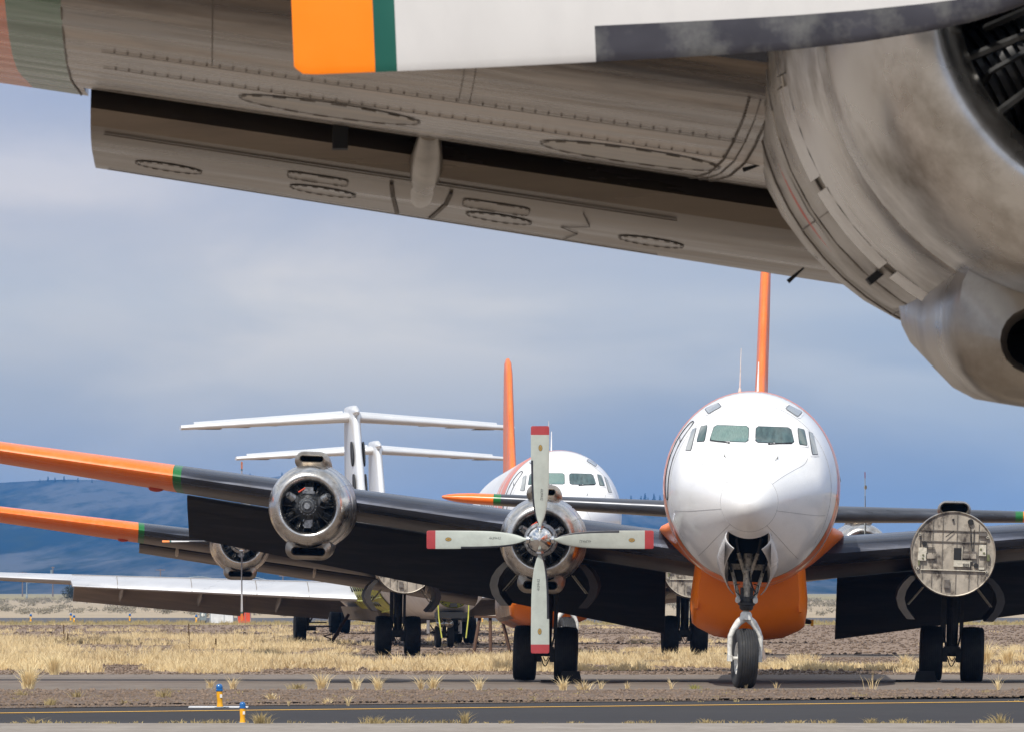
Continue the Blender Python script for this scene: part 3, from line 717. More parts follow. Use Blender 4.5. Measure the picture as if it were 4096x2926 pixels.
def airliner(name, label, cat, loc, yaw, roll, flap=R(12), under='wing_under_dark', flapm='flap_under', engines=None, gold=False, belly=True, copper=False, detail=0, pitch=0, eng_dz=0, wing_dz=0, group=None, wings=(-1, 1), blinds=True, wheel_dirt=False):
    """engines: dict (side,k) -> None | 'cowl' | 'bare' | ('prop', style, pitch, twist, roll)"""
    rt = root(name, label, cat, loc, (pitch, roll, yaw), group)
    fus = link('fuselage', cached('fus', fuselage_mesh), rt)
    # bay liner
    def bayf():
        mb = MB(); x = BAYX + .03
        for sx in (-1, 1): mb.add([(sx * x, BAY0 - .05, 2.2), (sx * x, BAY1, 1.9), (sx * x, BAY1, 2.95), (sx * x, BAY0 + .1, 2.75)], [(0, 1, 2, 3) if sx > 0 else (3, 2, 1, 0)])
        mb.add([(-x, BAY0 + .05, 2.74), (x, BAY0 + .05, 2.74), (x, BAY1, 2.95), (-x, BAY1, 2.95)], [(0, 3, 2, 1)])
        mb.add([(-x, BAY1 - .02, 1.86), (x, BAY1 - .02, 1.86), (x, BAY1 - .02, 2.95), (-x, BAY1 - .02, 2.95)], [(0, 1, 2, 3)])
        for k in range(4): mb.box((-.28 + .18 * k, 1.6, 2.72), (.02, 1.4, .05), 1)
        for k in range(3): mb.box((0, 1.2 + .6 * k, 2.70), (.7, .03, .06), 1)
        mb.box((0, 2.6, 2.12), (.66, .06, .10), 2); mb.tube((-.2, 2.2, 2.3), (.2, 2.2, 2.3), .06, .06, 12, 1)
        return mb.mesh('nose_gear_bay', ['black', 'gear', 'dirty_white'])
    link('nose_gear_bay', cached('bay', bayf), fus)
    GL = {'windshield': [[(-.66, 4.575), (-.065, 4.575), (-.065, 4.29), (-.74, 4.30)], [(.065, 4.575), (.66, 4.575), (.74, 4.30), (.065, 4.29)]],
          'quarter_window': [[(-.90, 4.55), (-.79, 4.575), (-.83, 4.29), (-.965, 4.28)], [(.79, 4.575), (.90, 4.55), (.965, 4.28), (.83, 4.29)]],
          'side_window': [[(-1.06, 4.50), (-.985, 4.53), (-1.06, 4.12), (-1.155, 4.13)], [(.985, 4.53), (1.06, 4.50), (1.155, 4.13), (1.06, 4.12)]],
          'eyebrow_window': [[(-.86, 4.90), (-.63, 5.0), (-.57, 4.92), (-.78, 4.79)], [(.63, 5.0), (.86, 4.90), (.78, 4.79), (.57, 4.92)]]}
    gm = {'windshield': 'glass_blind' if blinds else 'glass', 'quarter_window': 'glass', 'side_window': 'glass_grey', 'eyebrow_window': 'glass_grey'}
    for k, qs in GL.items():
        for q in qs:
            mm = gm[k]
            mm = 'glass_dim' if (k == 'windshield' and q[0][0] > 0) else mm
            link(k, cached((k, tuple(q), mm), lambda: hull_patch(q, .012).mesh(k, [mm], 60)), fus)
            def seal():
                return hull_patch(grow(q, .009), .009, 12, 8, .13).mesh('window_seal', ['boot_black'], 60)
            link('window_seal', cached(('ws', tuple(q)), seal), fus)
            def sur():
                mb = hull_patch(grow(q, .036), .005, 12, 8, .14); return mb.mesh('window_frame', ['frame_white'], 60)
            link('window_frame', cached(('wf', tuple(q)), sur), fus)
    def wip(sgn):
        mb = MB()
        a = (sgn * .40 if sgn < 0 else .30, 4.275); b = (sgn * .74 if sgn < 0 else .70, 4.315)
        pts = [(a[0] + (b[0] - a[0]) * t, a[1] + (b[1] - a[1]) * t) for t in (0, .3, .6, 1)]
        mb.path([(x, hull_y(x, z) - .035, z) for x, z in pts], .009, 6); mb.sphere((a[0], hull_y(*a) - .03, a[1]), .02, 8)
        return mb.mesh('wiper', ['black'])
    def pit(sgn):
        mb = MB(); x, z = sgn * .46, 4.02; y = hull_y(x, z)
        mb.tube((x, y + .02, z), (x, y - .06, z + .03), .012, .012, 6); mb.tube((x, y - .06, z + .03), (x - sgn * .08, y - .30, z - .09), .009, .007, 6, 1)
        return mb.mesh('pitot_tube', ['black', 'gear_white'])
    for s_ in (-1, 1):
        link('wiper', cached(('wip', s_), lambda: wip(s_)), fus); link('pitot_tube', cached(('pit', s_), lambda: pit(s_)), fus)
    def seams():
        mb = MB()
        pts = [hull_pt(.52, 2 * math.pi * i / 48, .001) for i in range(49)]; mb.path(pts, .0035, 4)
        for th in (.9, -.9, 1.85, -1.85, 2.45, -2.45):
            mb.path([hull_pt(.52 + 2.0 * i / 10 if abs(th) < 1 else .52 + 2.6 * i / 10, th + .0 * i, .001) for i in range(11)], .0035, 4)
        for yy in (3.4, 4.9): mb.path([hull_pt(yy, R(-125) + R(250) * i / 60, .001) for i in range(61)], .0035, 4)
        return mb.mesh('skin_seam', ['seam'])
    link('skin_seam', cached('seams', seams), fus)
    def door():
        mb = MB(); prm = []
        for i in range(40):
            t = 2 * math.pi * i / 40; yy = 4.0 + .30 * math.copysign(abs(math.cos(t)) ** .6, math.cos(t)); th = -R(72) + R(27) * math.copysign(abs(math.sin(t)) ** .6, math.sin(t)); prm.append(hull_pt(yy, th, .004))
        mb.path(prm + [prm[0]], .012, 5); c = hull_pt(3.85, -R(60), .008); mb.box(c, (.01, .05, .12))
        return mb.mesh('crew_door', ['boot_black'])
    link('crew_door', cached('door', door), fus)
    def cabw():
        mb = MB()
        mb.box((0, 0, 0), (.02, .38, .42)); return mb.mesh('cabin_window', ['glass'])
    for s_ in (-1, 1):
        for q in range(8):
            y = 8.3 + q * 1.02; z = 3.95; th = s_ * math.acos((z - 3.56) / 1.73); p = hull_pt(y, th)
            link('cabin_window', cached('cabw', cabw), fus, (p[0], y, z), (0, -s_ * .22, 0))
    def ant(h, r, m_):
        mb = MB(); mb.tube((0, 0, -.05), (0, 0, .07), .035, .02, 8); mb.tube((0, 0, .05), (0, .02, h), r, r * .45, 6); return mb.mesh('antenna', [m_])
    link('antenna', cached('ant1', lambda: ant(.78, .012, 'gear_white')), fus, hull_pt(6.2, -.17)); link('antenna', cached('ant2', lambda: ant(.62, .022, 'frame_white')), fus, hull_pt(10, .02))
    # tail
    def fin():
        mb = MB(); rings = []
        for z, le, te, t in ((4.2, 24.6, 33.0, .30), (4.9, 26.2, 33.1, .285), (5.6, 27.8, 33.2, .27), (6.5, 28.8, 33.3, .25), (7.5, 29.7, 33.2, .24), (8.35, 30.4, 33.0, .215), (8.65, 30.9, 32.7, .18), (8.79, 31.3, 32.4, .08)):
            c = te - le; r = []
            for f in (0, .01, .03, .07, .15, .3, .5, .75, 1): r.append((t * interp([(0, 0), (.01, .22), (.03, .32), (.07, .42), (.15, .49), (.3, .5), (.5, .45), (.75, .25), (1, .03)], f), le + f * c, z))
            r += [(-p[0], p[1], p[2]) for p in reversed(r[1:-1])]
            rings.append(r)
        mb.loft(rings, cap0=True, cap1=True); return mb.mesh('tail_fin', ['fin_orange'], 60)
    link('tail_fin', cached('fin', fin), rt)
    def stab(sgn):
        mb = MB(); rings = []
        for x in (.2, 1, 2, 3, 4, 5, 5.38, 5.54, 6.0, 6.3, 6.5, 6.62):
            le = 29.6 + .14 * x; c = 3.0 - .22 * x; t = .40 - .028 * x; z = 3.32 + .02 * x; k = math.sqrt(max(.02, 1 - max(0, (x - 5.85) / .8) ** 2)); r = []
            for f in (0, .01, .03, .07, .15, .3, .5, .75, 1): r.append((sgn * x, le + f * c, z + k * t * interp([(0, 0), (.01, .22), (.03, .32), (.07, .42), (.15, .49), (.3, .5), (.5, .45), (.75, .25), (1, .03)], f)))
            r += [(p[0], p[1], 2 * z - p[2]) for p in reversed(r[1:-1])]
            rings.append(r if sgn < 0 else list(reversed(r)))
        mb.loft(rings, cap0=True, cap1=True); return mb.mesh('tailplane', [M['stab']], 60)
    for s_ in (-1, 1): link('tailplane', cached(('stab', s_), lambda: stab(s_)), rt)
    # belly tank
    if belly:
        def tank():
            mb = MB(); rings = []; ys = [8.0, 8.08, 8.3, 8.7, 9.2, 10, 12, 14, 16, 17.2, 17.8]
            for y in ys:
                a = min(1, (y - 8.0) / 1.1); a = math.sqrt(max(0, 1 - (1 - a) ** 2)); b = min(1, max(0, (17.8 - y) / 1.5)); k = (.86 + .14 * a) * (.5 + .5 * b); zb = .80 + (1 - a) * .55 + (1 - b) * .6
                half = [(1.0 * k, 2.25), (1.03 * k, 1.95), (1.07 * k, 1.6), (1.07 * k, 1.35), (1.03 * k, 1.08 + (1 - a) * .4), (.93 * k, max(zb + .14, 1.0)), (.62 * k, zb + .055), (.3 * k, zb + .012), (0, zb)]
                rings.append([(x, y, z) for x, z in half] + [(-x, y, z) for x, z in reversed(half[:-1])])
            n = len(rings[0])
            mb.loft(rings, close=False, cap0=True, cap1=True, fmi=lambda j, i: 1 if (copper and 11 <= i and j >= 4) else 0)
            # keel strip
            return mb.mesh('belly_tank', ['orange', 'copper'], 35)
        bt = link('belly_tank', cached(('tank', copper), tank), rt)
        if not copper:
            mb = MB(); mb.tube((1.02, 10.5, 1.18), (1.16, 10.5, 1.16), .05, .04, 8); mb.box((1.17, 10.5, 1.15), (.05, .07, .12), 1)
            vv = link('drain_valve', mb.mesh('drain_valve', ['black', 'yellow_post'], 40), bt)
    # fillets
    def fillet(sgn):
        mb = MB(); rings = []
        for y, k in ((8.0, .02), (8.4, .1), (8.8, .25), (9.2, .55), (9.6, .95), (10.2, 1.05), (11.5, 1), (13, .9), (15, .7)):
            ring = []
            for i in range(25):
                t = i / 24; th = R(112) + R(54) * t; h = hull_pt(y, th, .004)
                e = math.sin(math.pi * (1 - t) ** 1.6 * .5) if t < 1 else 0
                ext = k * (.30 * (1 - t) ** 2.6 + .035 * (1 - t) + .012) * (1 - .85 * max(0, (.12 - t) / .12) ** 2)
                ring.append((sgn * (h[0] + ext), y, h[2] + k * .02))
            inner = [(sgn * hull_pt(y, R(112) + R(50) * i / 10, -.12)[0], y, hull_pt(y, R(112) + R(50) * i / 10, -.12)[2]) for i in range(10, -1, -1)]
            r = ring + inner; rings.append(r if sgn < 0 else list(reversed(r)))
        mb.loft(rings, cap0=True, cap1=True); return mb.mesh('wing_fillet', ['orange'], 50)
    for s_ in (-1, 1): link('wing_fillet', cached(('fil', s_), lambda: fillet(s_)), rt)
    def ring_():
        mb = MB(); mb.lathe([(6.9, 0), (6.9, 1)], n=3)
        return None
    # wings
    for s_ in wings:
        w = link('wing', cached(('wing', s_, under), lambda: wing_mesh(s_, under)), rt, (0, 0, wing_dz))
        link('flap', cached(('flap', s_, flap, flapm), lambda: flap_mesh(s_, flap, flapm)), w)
        def brk(x):
            mb = MB(); p = w_pt(x, CUT_L - .02, False); q = flap_under_pt(x, .62, flap)
            n = 14; rings = []
            for i in range(9):
                t = i / 8; y = p[1] - .12 + (q[1] - p[1] + .14) * t; zt = p[2] + (q[2] - p[2]) * t; hw = .052 * math.sin(math.pi * (.16 + .80 * t)) ** .7; dp = .10 * math.sin(math.pi * (.12 + .85 * t)) ** .8
                rings.append([(s_ * x + hw * math.sin(a), y, zt + .03 - dp * (.5 - .5 * math.cos(a)) * 1.0) for a in [2 * math.pi * k / n for k in range(n)]])
            mb.loft(rings, cap0=True, cap1=True)
            return mb.mesh('hinge_fairing', ['scoop', 'black'], 50)
        if flap < R(30):
            for x in (3.0, 6.0, 9.66): link('hinge_fairing', cached(('brk', s_, x, flap), lambda: brk(x)), w)
        mb = MB(); x = 11.1; p = w_pt(x, .30, False); mb.sphere((s_ * x, p[1], p[2] - .0), .15, 14, 0, (1, 1, .42))
        link('landing_light_blister', cached(('ll', s_), lambda: mb.mesh('landing_light_blister', ['red'], 60)), w)
        if detail and s_ < 0: wing_detail(w, flap)
    # nacelles
    for (s_, k), spec in (engines or {}).items():
        hub = (s_ * (NX[k] if k or s_ > 0 else 3.79), HUBY[k], NZ[k] + eng_dz)
        bay = k == 0
        na = link('nacelle', cached(('nac', k, bay), lambda: nacelle_mesh(k, bay)), rt, hub)
        link('firewall_scoop', cached('fwscoop', lambda: scoop_mesh(.62, .34, .80, 2.12, 3.9, .5, .18, .03)), na) if spec == 'bare' else None
        if spec == 'bare': firewall(na, (0, 0, 0))
        else:
            cw = link('engine_cowling', cached('cowl', cowl_mesh), rt, hub)
            link('air_scoop', cached('ts', lambda: scoop_mesh(.64, .34, .84, 1.15, 3.6, .42, .10, .03)), cw)
            link('oil_cooler_scoop', cached('bs', lambda: scoop_mesh(.86, .43, -.76, 1.05, 4.0, .60, .13, -.06)), cw)
            def cseam():
                mb = MB()
                for a in (R(180), R(58), R(-58)):
                    prf = [(.535, .59), (.60, .653), (.70, .698), (.85, .733), (1.0, .753), (1.2, .768), (1.6, .788), (1.85, .798)]
                    mb.path([(r * math.sin(a), y, r * math.cos(a)) for y, r in prf], .0022, 4)
                return mb.mesh('cowling_seam', ['seam_dark'])
            link('cowling_seam', cached('cseam', cseam), cw)
            engine(rt, hub)
            if isinstance(spec, tuple): propeller(rt, hub, spec[1], spec[2], spec[3], spec[4] - roll)
        if bay:
            for q in (-1, 1): link('gear_door', door_shell(q, k), na)
            zo = s_ * 3.8 * math.sin(roll) - MG_Y * math.sin(pitch) - loc[2]
            lg = link('main_gear_leg', cached('mleg', main_leg_mesh), rt, (s_ * 3.80, MG_Y, zo))
            for q in (-1, 1): wheel(rt, (s_ * 3.80 + q * .385, MG_Y, .525 + zo), .525, .43, 'main')
        if detail and k == 1 and s_ < 0: nacelle_detail(na)
    # nose gear
    ng = cached('nleg', nose_leg_meshes)
    st = link('nose_gear', ng['strut'], rt, (0, 1.9, -1.9 * math.sin(pitch) - loc[2])); fk = link('fork', ng['fork'], st, (0, 0, 0), (0, 0, R(9)))
    link('steering_cylinder', ng['cap'], st); wheel(st, (0, 0, .525), .525, .36, 'nose', (0, 0, R(9)), 'gear_white')
    for q in (-1, 1): link('nose_gear_door', cached(('ngd', q), lambda: nose_door_mesh(q)), rt)
    return rt
M['stab'] = wing_paint('tailplane paint', (.075, .082, .10), .30, .35, (.05, .05, .055), (5.38, 5.54))
def oval_ring(mb, fn, cx, cy, a, b, n=36, mi=0, r=.004, sq=1.):
    pts = []
    for i in range(n):
        t = 2 * math.pi * i / n; c, s_ = math.cos(t), math.sin(t)
        pts.append(fn(cx + a * math.copysign(abs(c) ** sq, c), cy + b * math.copysign(abs(s_) ** sq, s_)))
    mb.path(pts + [pts[0]], r, 5, mi)
def wing_detail(w, flap):
    """the near wing: hatches, rivet rows, seams on its underside"""
    def wf(x, f, off=.003):
        p = w_pt(x, f, False); return (-abs(x), p[1], p[2] - off)
    def ff(x, f, off=.004):
        p = flap_under_pt(abs(x), f, flap, off); return (-abs(x), p[1], p[2])
    def panel(fn, cx, cf, a, b, mname='wing_under', sq=1., r=.0018):
        mb = MB(); n = 36
        pts = [fn(cx + a * math.copysign(abs(math.cos(t)) ** sq, math.cos(t)), cf + b * math.copysign(abs(math.sin(t)) ** sq, math.sin(t))) for t in [2 * math.pi * i / n for i in range(n)]]
        mb.add([(p[0], p[1], p[2] + .001) for p in pts], [tuple(range(n))], 0); pts = [(p[0], p[1], p[2] - .002) for p in pts]
        for i in range(n):   # screw heads / rim in short dashes
            if i % 2 == 0: mb.tube(pts[i], pts[(i + 1) % n], r, r, 5, 1)
        oval_ring(mb, fn, cx, cf, a * 1.02, b * 1.05, mi=1, r=r * .6, sq=sq)
        link('access_panel', mb.mesh('access_panel', [mname, 'seam_dark'], 30), w)
    panel(wf, 9.97, .42, .25, .07); panel(wf, 9.12, .44, .25, .075)
    for x in (10.43, 9.96, 9.42, 8.95): panel(ff, x, .48, .10, .11, 'flap_under', 1., .0014)
    panel(ff, 9.98, .20, .09, .05, 'flap_under', .35, .0013); panel(ff, 9.44, .22, .10, .06, 'flap_under', .35, .0013)
    mb = MB()
    def dashes(a, b, step=.035, r=.0028, fn=wf):
        n = max(2, int(math.hypot(b[0] - a[0], (b[1] - a[1]) * 4) / step))
        for i in range(n):
            t = i / n; p = fn(a[0] + (b[0] - a[0]) * t, a[1] + (b[1] - a[1]) * t); mb.box(p, (r * 2, r * 2, .003))
    def line(a, b, r=.0012, fn=wf, n=10):
        mb.path([fn(a[0] + (b[0] - a[0]) * i / n, a[1] + (b[1] - a[1]) * i / n) for i in range(n + 1)], r, 4)
    for f in (.24, .33, .62): dashes((8.85, f), (10.6, f)); line((8.85, f + .006), (10.6, f + .006))
    for x in (8.82, 8.88): dashes((x, .1), (x, .73), .03, .0035); 
    line((8.85, .1), (8.85, .73), .002); line((10.70, .02), (10.70, .97), .003)
    for x in (9.6, 9.63, 10.3): line((x, .05), (x, .24), .0015)
    for x in (9.58, 9.76): dashes((x, .12), (x - .04 * (1 if x > 9.7 else -1), .9), .03, .006, ff)
    line((9.2, .85), (9.17, .6), .0018, ff); line((9.17, .6), (9.23, .45), .0018, ff); line((9.23, .45), (9.15, .3), .0018, ff); line((9.15, .3), (9.18, .12), .0018, ff)
    line((8.9, .9), (10.62, .9), .002, ff); line((8.9, .07), (10.62, .07), .003, ff)
    link('rivet_row', mb.mesh('rivet_row', ['seam_dark']), w)
    mb = MB(); p = wf(9.92, CUT_L - .01); mb.box((p[0], p[1] + .02, p[2] + .0), (.045, .1, .13)); link('flap_link', mb.mesh('flap_link', ['black']), w)
def nacelle_detail(na):
    mb = MB()
    for y, r in ((2.10, .786), (2.63, .783), (3.44, .763)):
        mb.path([(r * math.sin(a), y, r * math.cos(a)) for a in [2 * math.pi * i / 60 for i in range(61)]], .003, 5)
    for a in (R(-100), R(-125), R(-150), R(160)):
        mb.path([(r * math.sin(a), y, r * math.cos(a)) for y, r in ((2.1, .79), (3.4, .768))], .0025, 5)
    link('panel_joint', mb.mesh('panel_joint', ['seam_dark']), na)
    mb = MB(); a0 = R(-112)
    for k in range(12):
        a = a0 - R(18) * k / 11; b = a0 - R(18) * (k + 1) / 11; h = .03 * math.sin(math.pi * (k + .5) / 12)
        mb.add([(  .793 * math.sin(a), 2.8 - h,   .793 * math.cos(a)), (  .793 * math.sin(b), 2.8 - h,   .793 * math.cos(b)), (  .793 * math.sin(b), 2.8 + h,   .793 * math.cos(b)), (  .793 * math.sin(a), 2.8 + h,   .793 * math.cos(a))], [(0, 1, 2, 3)])
    link('red_stripe', mb.mesh('red_stripe', ['red']), na)
    for yy, a, ln in ((4.0, R(-108), .05), (4.4, R(-132), .06)):
        mb = MB(); p = Vector((.74 * math.sin(a), yy, .74 * math.cos(a))); d = Vector((math.sin(a), 0, math.cos(a)))
        mb.tube(p, p + d * ln, .003, .007, 6); link('drain_mast', mb.mesh('drain_mast', ['black']), na)
    mb = MB(); a = R(-140); mb.box((.79 * math.sin(a), 2.3, .79 * math.cos(a)), (.07, .06, .02), 0, Matrix.Rotation(R(-40), 3, 'Y')); link('vent', mb.mesh('vent', ['black']), na)

TWA = R(28)
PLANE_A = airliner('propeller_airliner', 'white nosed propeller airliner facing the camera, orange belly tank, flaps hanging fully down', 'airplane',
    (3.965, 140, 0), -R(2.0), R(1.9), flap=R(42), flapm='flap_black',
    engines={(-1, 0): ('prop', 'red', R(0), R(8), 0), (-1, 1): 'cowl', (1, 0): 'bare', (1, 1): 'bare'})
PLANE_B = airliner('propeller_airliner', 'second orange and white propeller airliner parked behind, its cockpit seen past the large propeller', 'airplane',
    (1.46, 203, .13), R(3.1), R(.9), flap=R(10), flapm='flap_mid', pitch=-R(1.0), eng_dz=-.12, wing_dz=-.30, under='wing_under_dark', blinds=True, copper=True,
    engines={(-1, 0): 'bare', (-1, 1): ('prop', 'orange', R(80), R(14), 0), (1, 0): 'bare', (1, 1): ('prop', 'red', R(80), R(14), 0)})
PLANE_F = airliner('propeller_airliner', 'nearest propeller airliner, only its grey wing, engine and pale orange tipped propeller overhead', 'airplane',
    (9.85, 11.35, .10), R(2.1), R(.7), flap=R(5.5), under='wing_under_near', detail=1, pitch=-R(.35), wing_dz=-.185,
    engines={(-1, 0): ('prop', 'orange', R(0), R(8), 0), (-1, 1): ('prop', 'orange', R(0), R(8), R(-2.4)), (1, 0): 'bare', (1, 1): 'bare'})

# ================================================================== GROUND AND DISTANCE
def sheet(name, pts, z, m, label=None):
    mb = MB(); mb.add([(x, y, z) for x, y in pts], [tuple(range(len(pts)))])
    o = link(name, mb.mesh(name, [m])); tag(o, kind='structure'); return o
def ground_mat(name, c1, c2, c3, s1=.25, s2=3., sp=30., lo=.42, hi=.6, bmp=.5, speck=.5, st=(1, .35, 1)):
    m, n, l, b = new_mat(name)
    f1 = noise(n, l, s1, 6, st, .6); f2 = noise(n, l, s2, 5, (1, .5, 1), .65); f3 = noise(n, l, sp, 3, (1, .5, 1), .6)
    col = mixc(n, l, frange(n, l, f1, .4, .62), c1, c2)
    col = mixc(n, l, frange(n, l, f2, lo, hi, 0, .6), col, c3)
    col = mixc(n, l, frange(n, l, f3, .38, .66, 0, speck), col, mul(c3, .35))
    f4 = noise(n, l, sp * .55, 2, (1, .45, 1), .5)
    col = mixc(n, l, frange(n, l, f4, .62, .72, 0, speck), col, mul(c1, 2.0))
    l.new(col, b.inputs['Base Color']); b.inputs['Roughness'].default_value = .9; b.inputs['Specular IOR Level'].default_value = .2
    bump(n, l, b, f3, bmp, .04); return m
M['dirt'] = ground_mat('gravelly dirt', (.25, .18, .13), (.31, .225, .165), (.19, .135, .10), sp=9)
M['gravel'] = ground_mat('coarse gravel', (.18, .13, .098), (.22, .165, .125), (.15, .11, .085), .4, 2.5, 7, bmp=.9, speck=.75)
M['concrete'] = ground_mat('old concrete', (.30, .265, .23), (.25, .215, .185), (.21, .18, .15), .3, 1.5, 8, bmp=.15, speck=.15, st=(.25, 1, 1))
M['pad'] = ground_mat('worn parking pad', (.185, .152, .128), (.145, .12, .10), (.23, .19, .155), .22, 1.3, 7, bmp=.2, speck=.2, st=(.15, 1, 1))
M['asphalt'] = ground_mat('dark asphalt', (.036, .033, .034), (.042, .039, .039), (.032, .030, .031), .15, 1.2, 14, bmp=.15, speck=.15, st=(.12, 1, 1))
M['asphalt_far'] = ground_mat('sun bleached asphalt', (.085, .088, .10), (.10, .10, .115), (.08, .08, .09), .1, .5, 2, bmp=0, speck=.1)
M['field'] = ground_mat('tan grass plain', (.40, .32, .225), (.34, .27, .185), (.30, .25, .18), .03, .12, .6, bmp=0, speck=.1, st=(.5, .1, 1))
M['olive'] = ground_mat('olive grass plain', (.26, .22, .11), (.22, .195, .10), (.32, .26, .15), .008, .05, .2, bmp=0, speck=0, st=(.5, .1, 1))
M['verge'] = ground_mat('grassy verge', (.33, .26, .13), (.20, .19, .07), (.26, .20, .11), .12, .5, 3, bmp=.2, speck=.2, st=(.4, .4, 1))
M['yellow_line'] = mat('yellow road paint', (.62, .33, .03), .7, 0, .15, 3)
sheet('ground', [(-9000, -1500), (9000, -1500), (9000, 14000), (-9000, 14000)], 0, 'dirt')
sheet('apron', [(-90, -60), (90, -60), (90, 104.3), (-90, 104.3)], .012, 'concrete')
fe = lambda X: 117.7 + .76 * (X + 7.4)
sheet('taxiway', [(-90, 104.3), (90, 104.3), (90, fe(40) + 20), (28, fe(28)), (-9, fe(-9)), (-18, fe(-9) - 2), (-90, fe(-9) - 6)], .004, 'asphalt')
gl = lambda X: 113.2 + .79 * (X + 7.1)
sheet('yellow_line', [(-11, gl(-11) - .28), (25, gl(25) - .28), (25, gl(25) + .28), (-11, gl(-11) + .28)], .009, 'yellow_line')
sheet('gravel_strip', [(-90, fe(-9) - 6), (-18, fe(-9) - 2), (-9, fe(-9)), (28, fe(28)), (28, 139.5), (-90, 139.5)], .012, 'gravel')
pts = []
for i in range(60): x = -70 + 140 * i / 59; pts.append((x, 139.6 + random.uniform(-.6, .6) * (1.6 if x < -4 else .3)))
for i in range(60): x = 70 - 140 * i / 59; pts.append((x, 165.5 + random.uniform(-.5, .5)))
sheet('parking_pad', pts, .006, 'pad')
sheet('old_pavement', [(-60, 209), (60, 209), (60, 217), (-60, 216)], .004, 'pad')
sheet('road_verge', [(-300, 408), (300, 408), (300, 434), (-300, 434)], .004, 'verge')
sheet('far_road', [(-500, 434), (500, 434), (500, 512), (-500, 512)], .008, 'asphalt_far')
sheet('grass_plain', [(-1500, 512), (1500, 512), (2500, 1500), (-2500, 1500)], .012, 'field')
sheet('far_plain', [(-2500, 1500), (2500, 1500), (8000, 6000), (-8000, 6000)], .02, 'olive')
# mountains
def ridge_px(px):
    return float(np.interp(px, [-600, -200, 0, 60, 110, 180, 248, 286, 325, 361, 394, 460, 560, 622, 662, 700, 760, 850, 1024, 1600],
                           [500, 488, 482, 478.5, 479.5, 487, 480, 474.5, 479, 491, 497, 501, 506, 503, 499, 504, 525, 556, 572, 578]))
def vnoise(x, y, seed=0):
    g = np.random.default_rng(seed).random((64, 64)); xi = int(math.floor(x)); yi = int(math.floor(y)); fx, fy = x - xi, y - yi
    fx = fx * fx * (3 - 2 * fx); fy = fy * fy * (3 - 2 * fy)
    a = VN[seed]; q = lambda i, j: a[i % 64, j % 64]
    return (q(xi, yi) * (1 - fx) + q(xi + 1, yi) * fx) * (1 - fy) + (q(xi, yi + 1) * (1 - fx) + q(xi + 1, yi + 1) * fx) * fy
VN = {i: np.random.default_rng(i + 5).random((64, 64)) for i in range(4)}
def vnoise(x, y, seed=0):
    xi = int(math.floor(x)); yi = int(math.floor(y)); fx, fy = x - xi, y - yi
    fx = fx * fx * (3 - 2 * fx); fy = fy * fy * (3 - 2 * fy); a = VN[seed]; q = lambda i, j: a[i % 64, j % 64]
    return (q(xi, yi) * (1 - fx) + q(xi + 1, yi) * fx) * (1 - fy) + (q(xi, yi + 1) * (1 - fx) + q(xi + 1, yi + 1) * fx) * fy
def mtn_h(X, D):
    px = 512 + X / 9200 * FPX
    hr = EYE + (590 - ridge_px(px)) / FPX * 9200
    t = (D - 4200) / 5000
    if t <= 0: return -3
    n = vnoise(X / 170, D / 600, 0) * .6 + vnoise(X / 60, D / 220, 1) * .3 + vnoise(X / 25, D / 90, 2) * .12
    if t <= 1: return -3 + (hr + 3) * (t ** 1.35) * (1 - .42 * (1 - t) * (n * 2 - .2)) + (n - .5) * 9 * t * (1 - t) * 4 * .8
    return hr * max(0, 1 - (t - 1) * .6) - (t - 1) * 30
mb = MB(); xs = [-9000, -6000, -4000, -2800, -2000, -1500] + [-1200 + 20 * i for i in range(121)] + [1500, 2000, 2800, 4000, 6000, 9000]
ds = [4150 + 5050 * (i / 60) for i in range(61)] + [9600, 10500, 12000]
vs = [(x, d, mtn_h(x, d)) for d in ds for x in xs]; nx_ = len(xs)
mb.add(vs, [(j * nx_ + i, j * nx_ + i + 1, (j + 1) * nx_ + i + 1, (j + 1) * nx_ + i) for j in range(len(ds) - 1) for i in range(nx_ - 1)])
m, n, l, b = new_mat('forested mountain')
f1 = noise(n, l, .011, 7, (1., .035, 1.5), .62); f2 = noise(n, l, .04, 6, (1, .04, 2), .6)
col = mixc(n, l, frange(n, l, f1, .44, .58), (.008, .022, .035), (.10, .105, .11)); col = mixc(n, l, frange(n, l, f2, .5, .66, 0, .8), col, (.020, .032, .028))
l.new(col, b.inputs['Base Color']); b.inputs['Roughness'].default_value = 1; b.inputs['Specular IOR Level'].default_value = 0
M['mountain'] = m
tag(link('mountains', mb.mesh('mountains', ['mountain'], 60)), kind='structure')

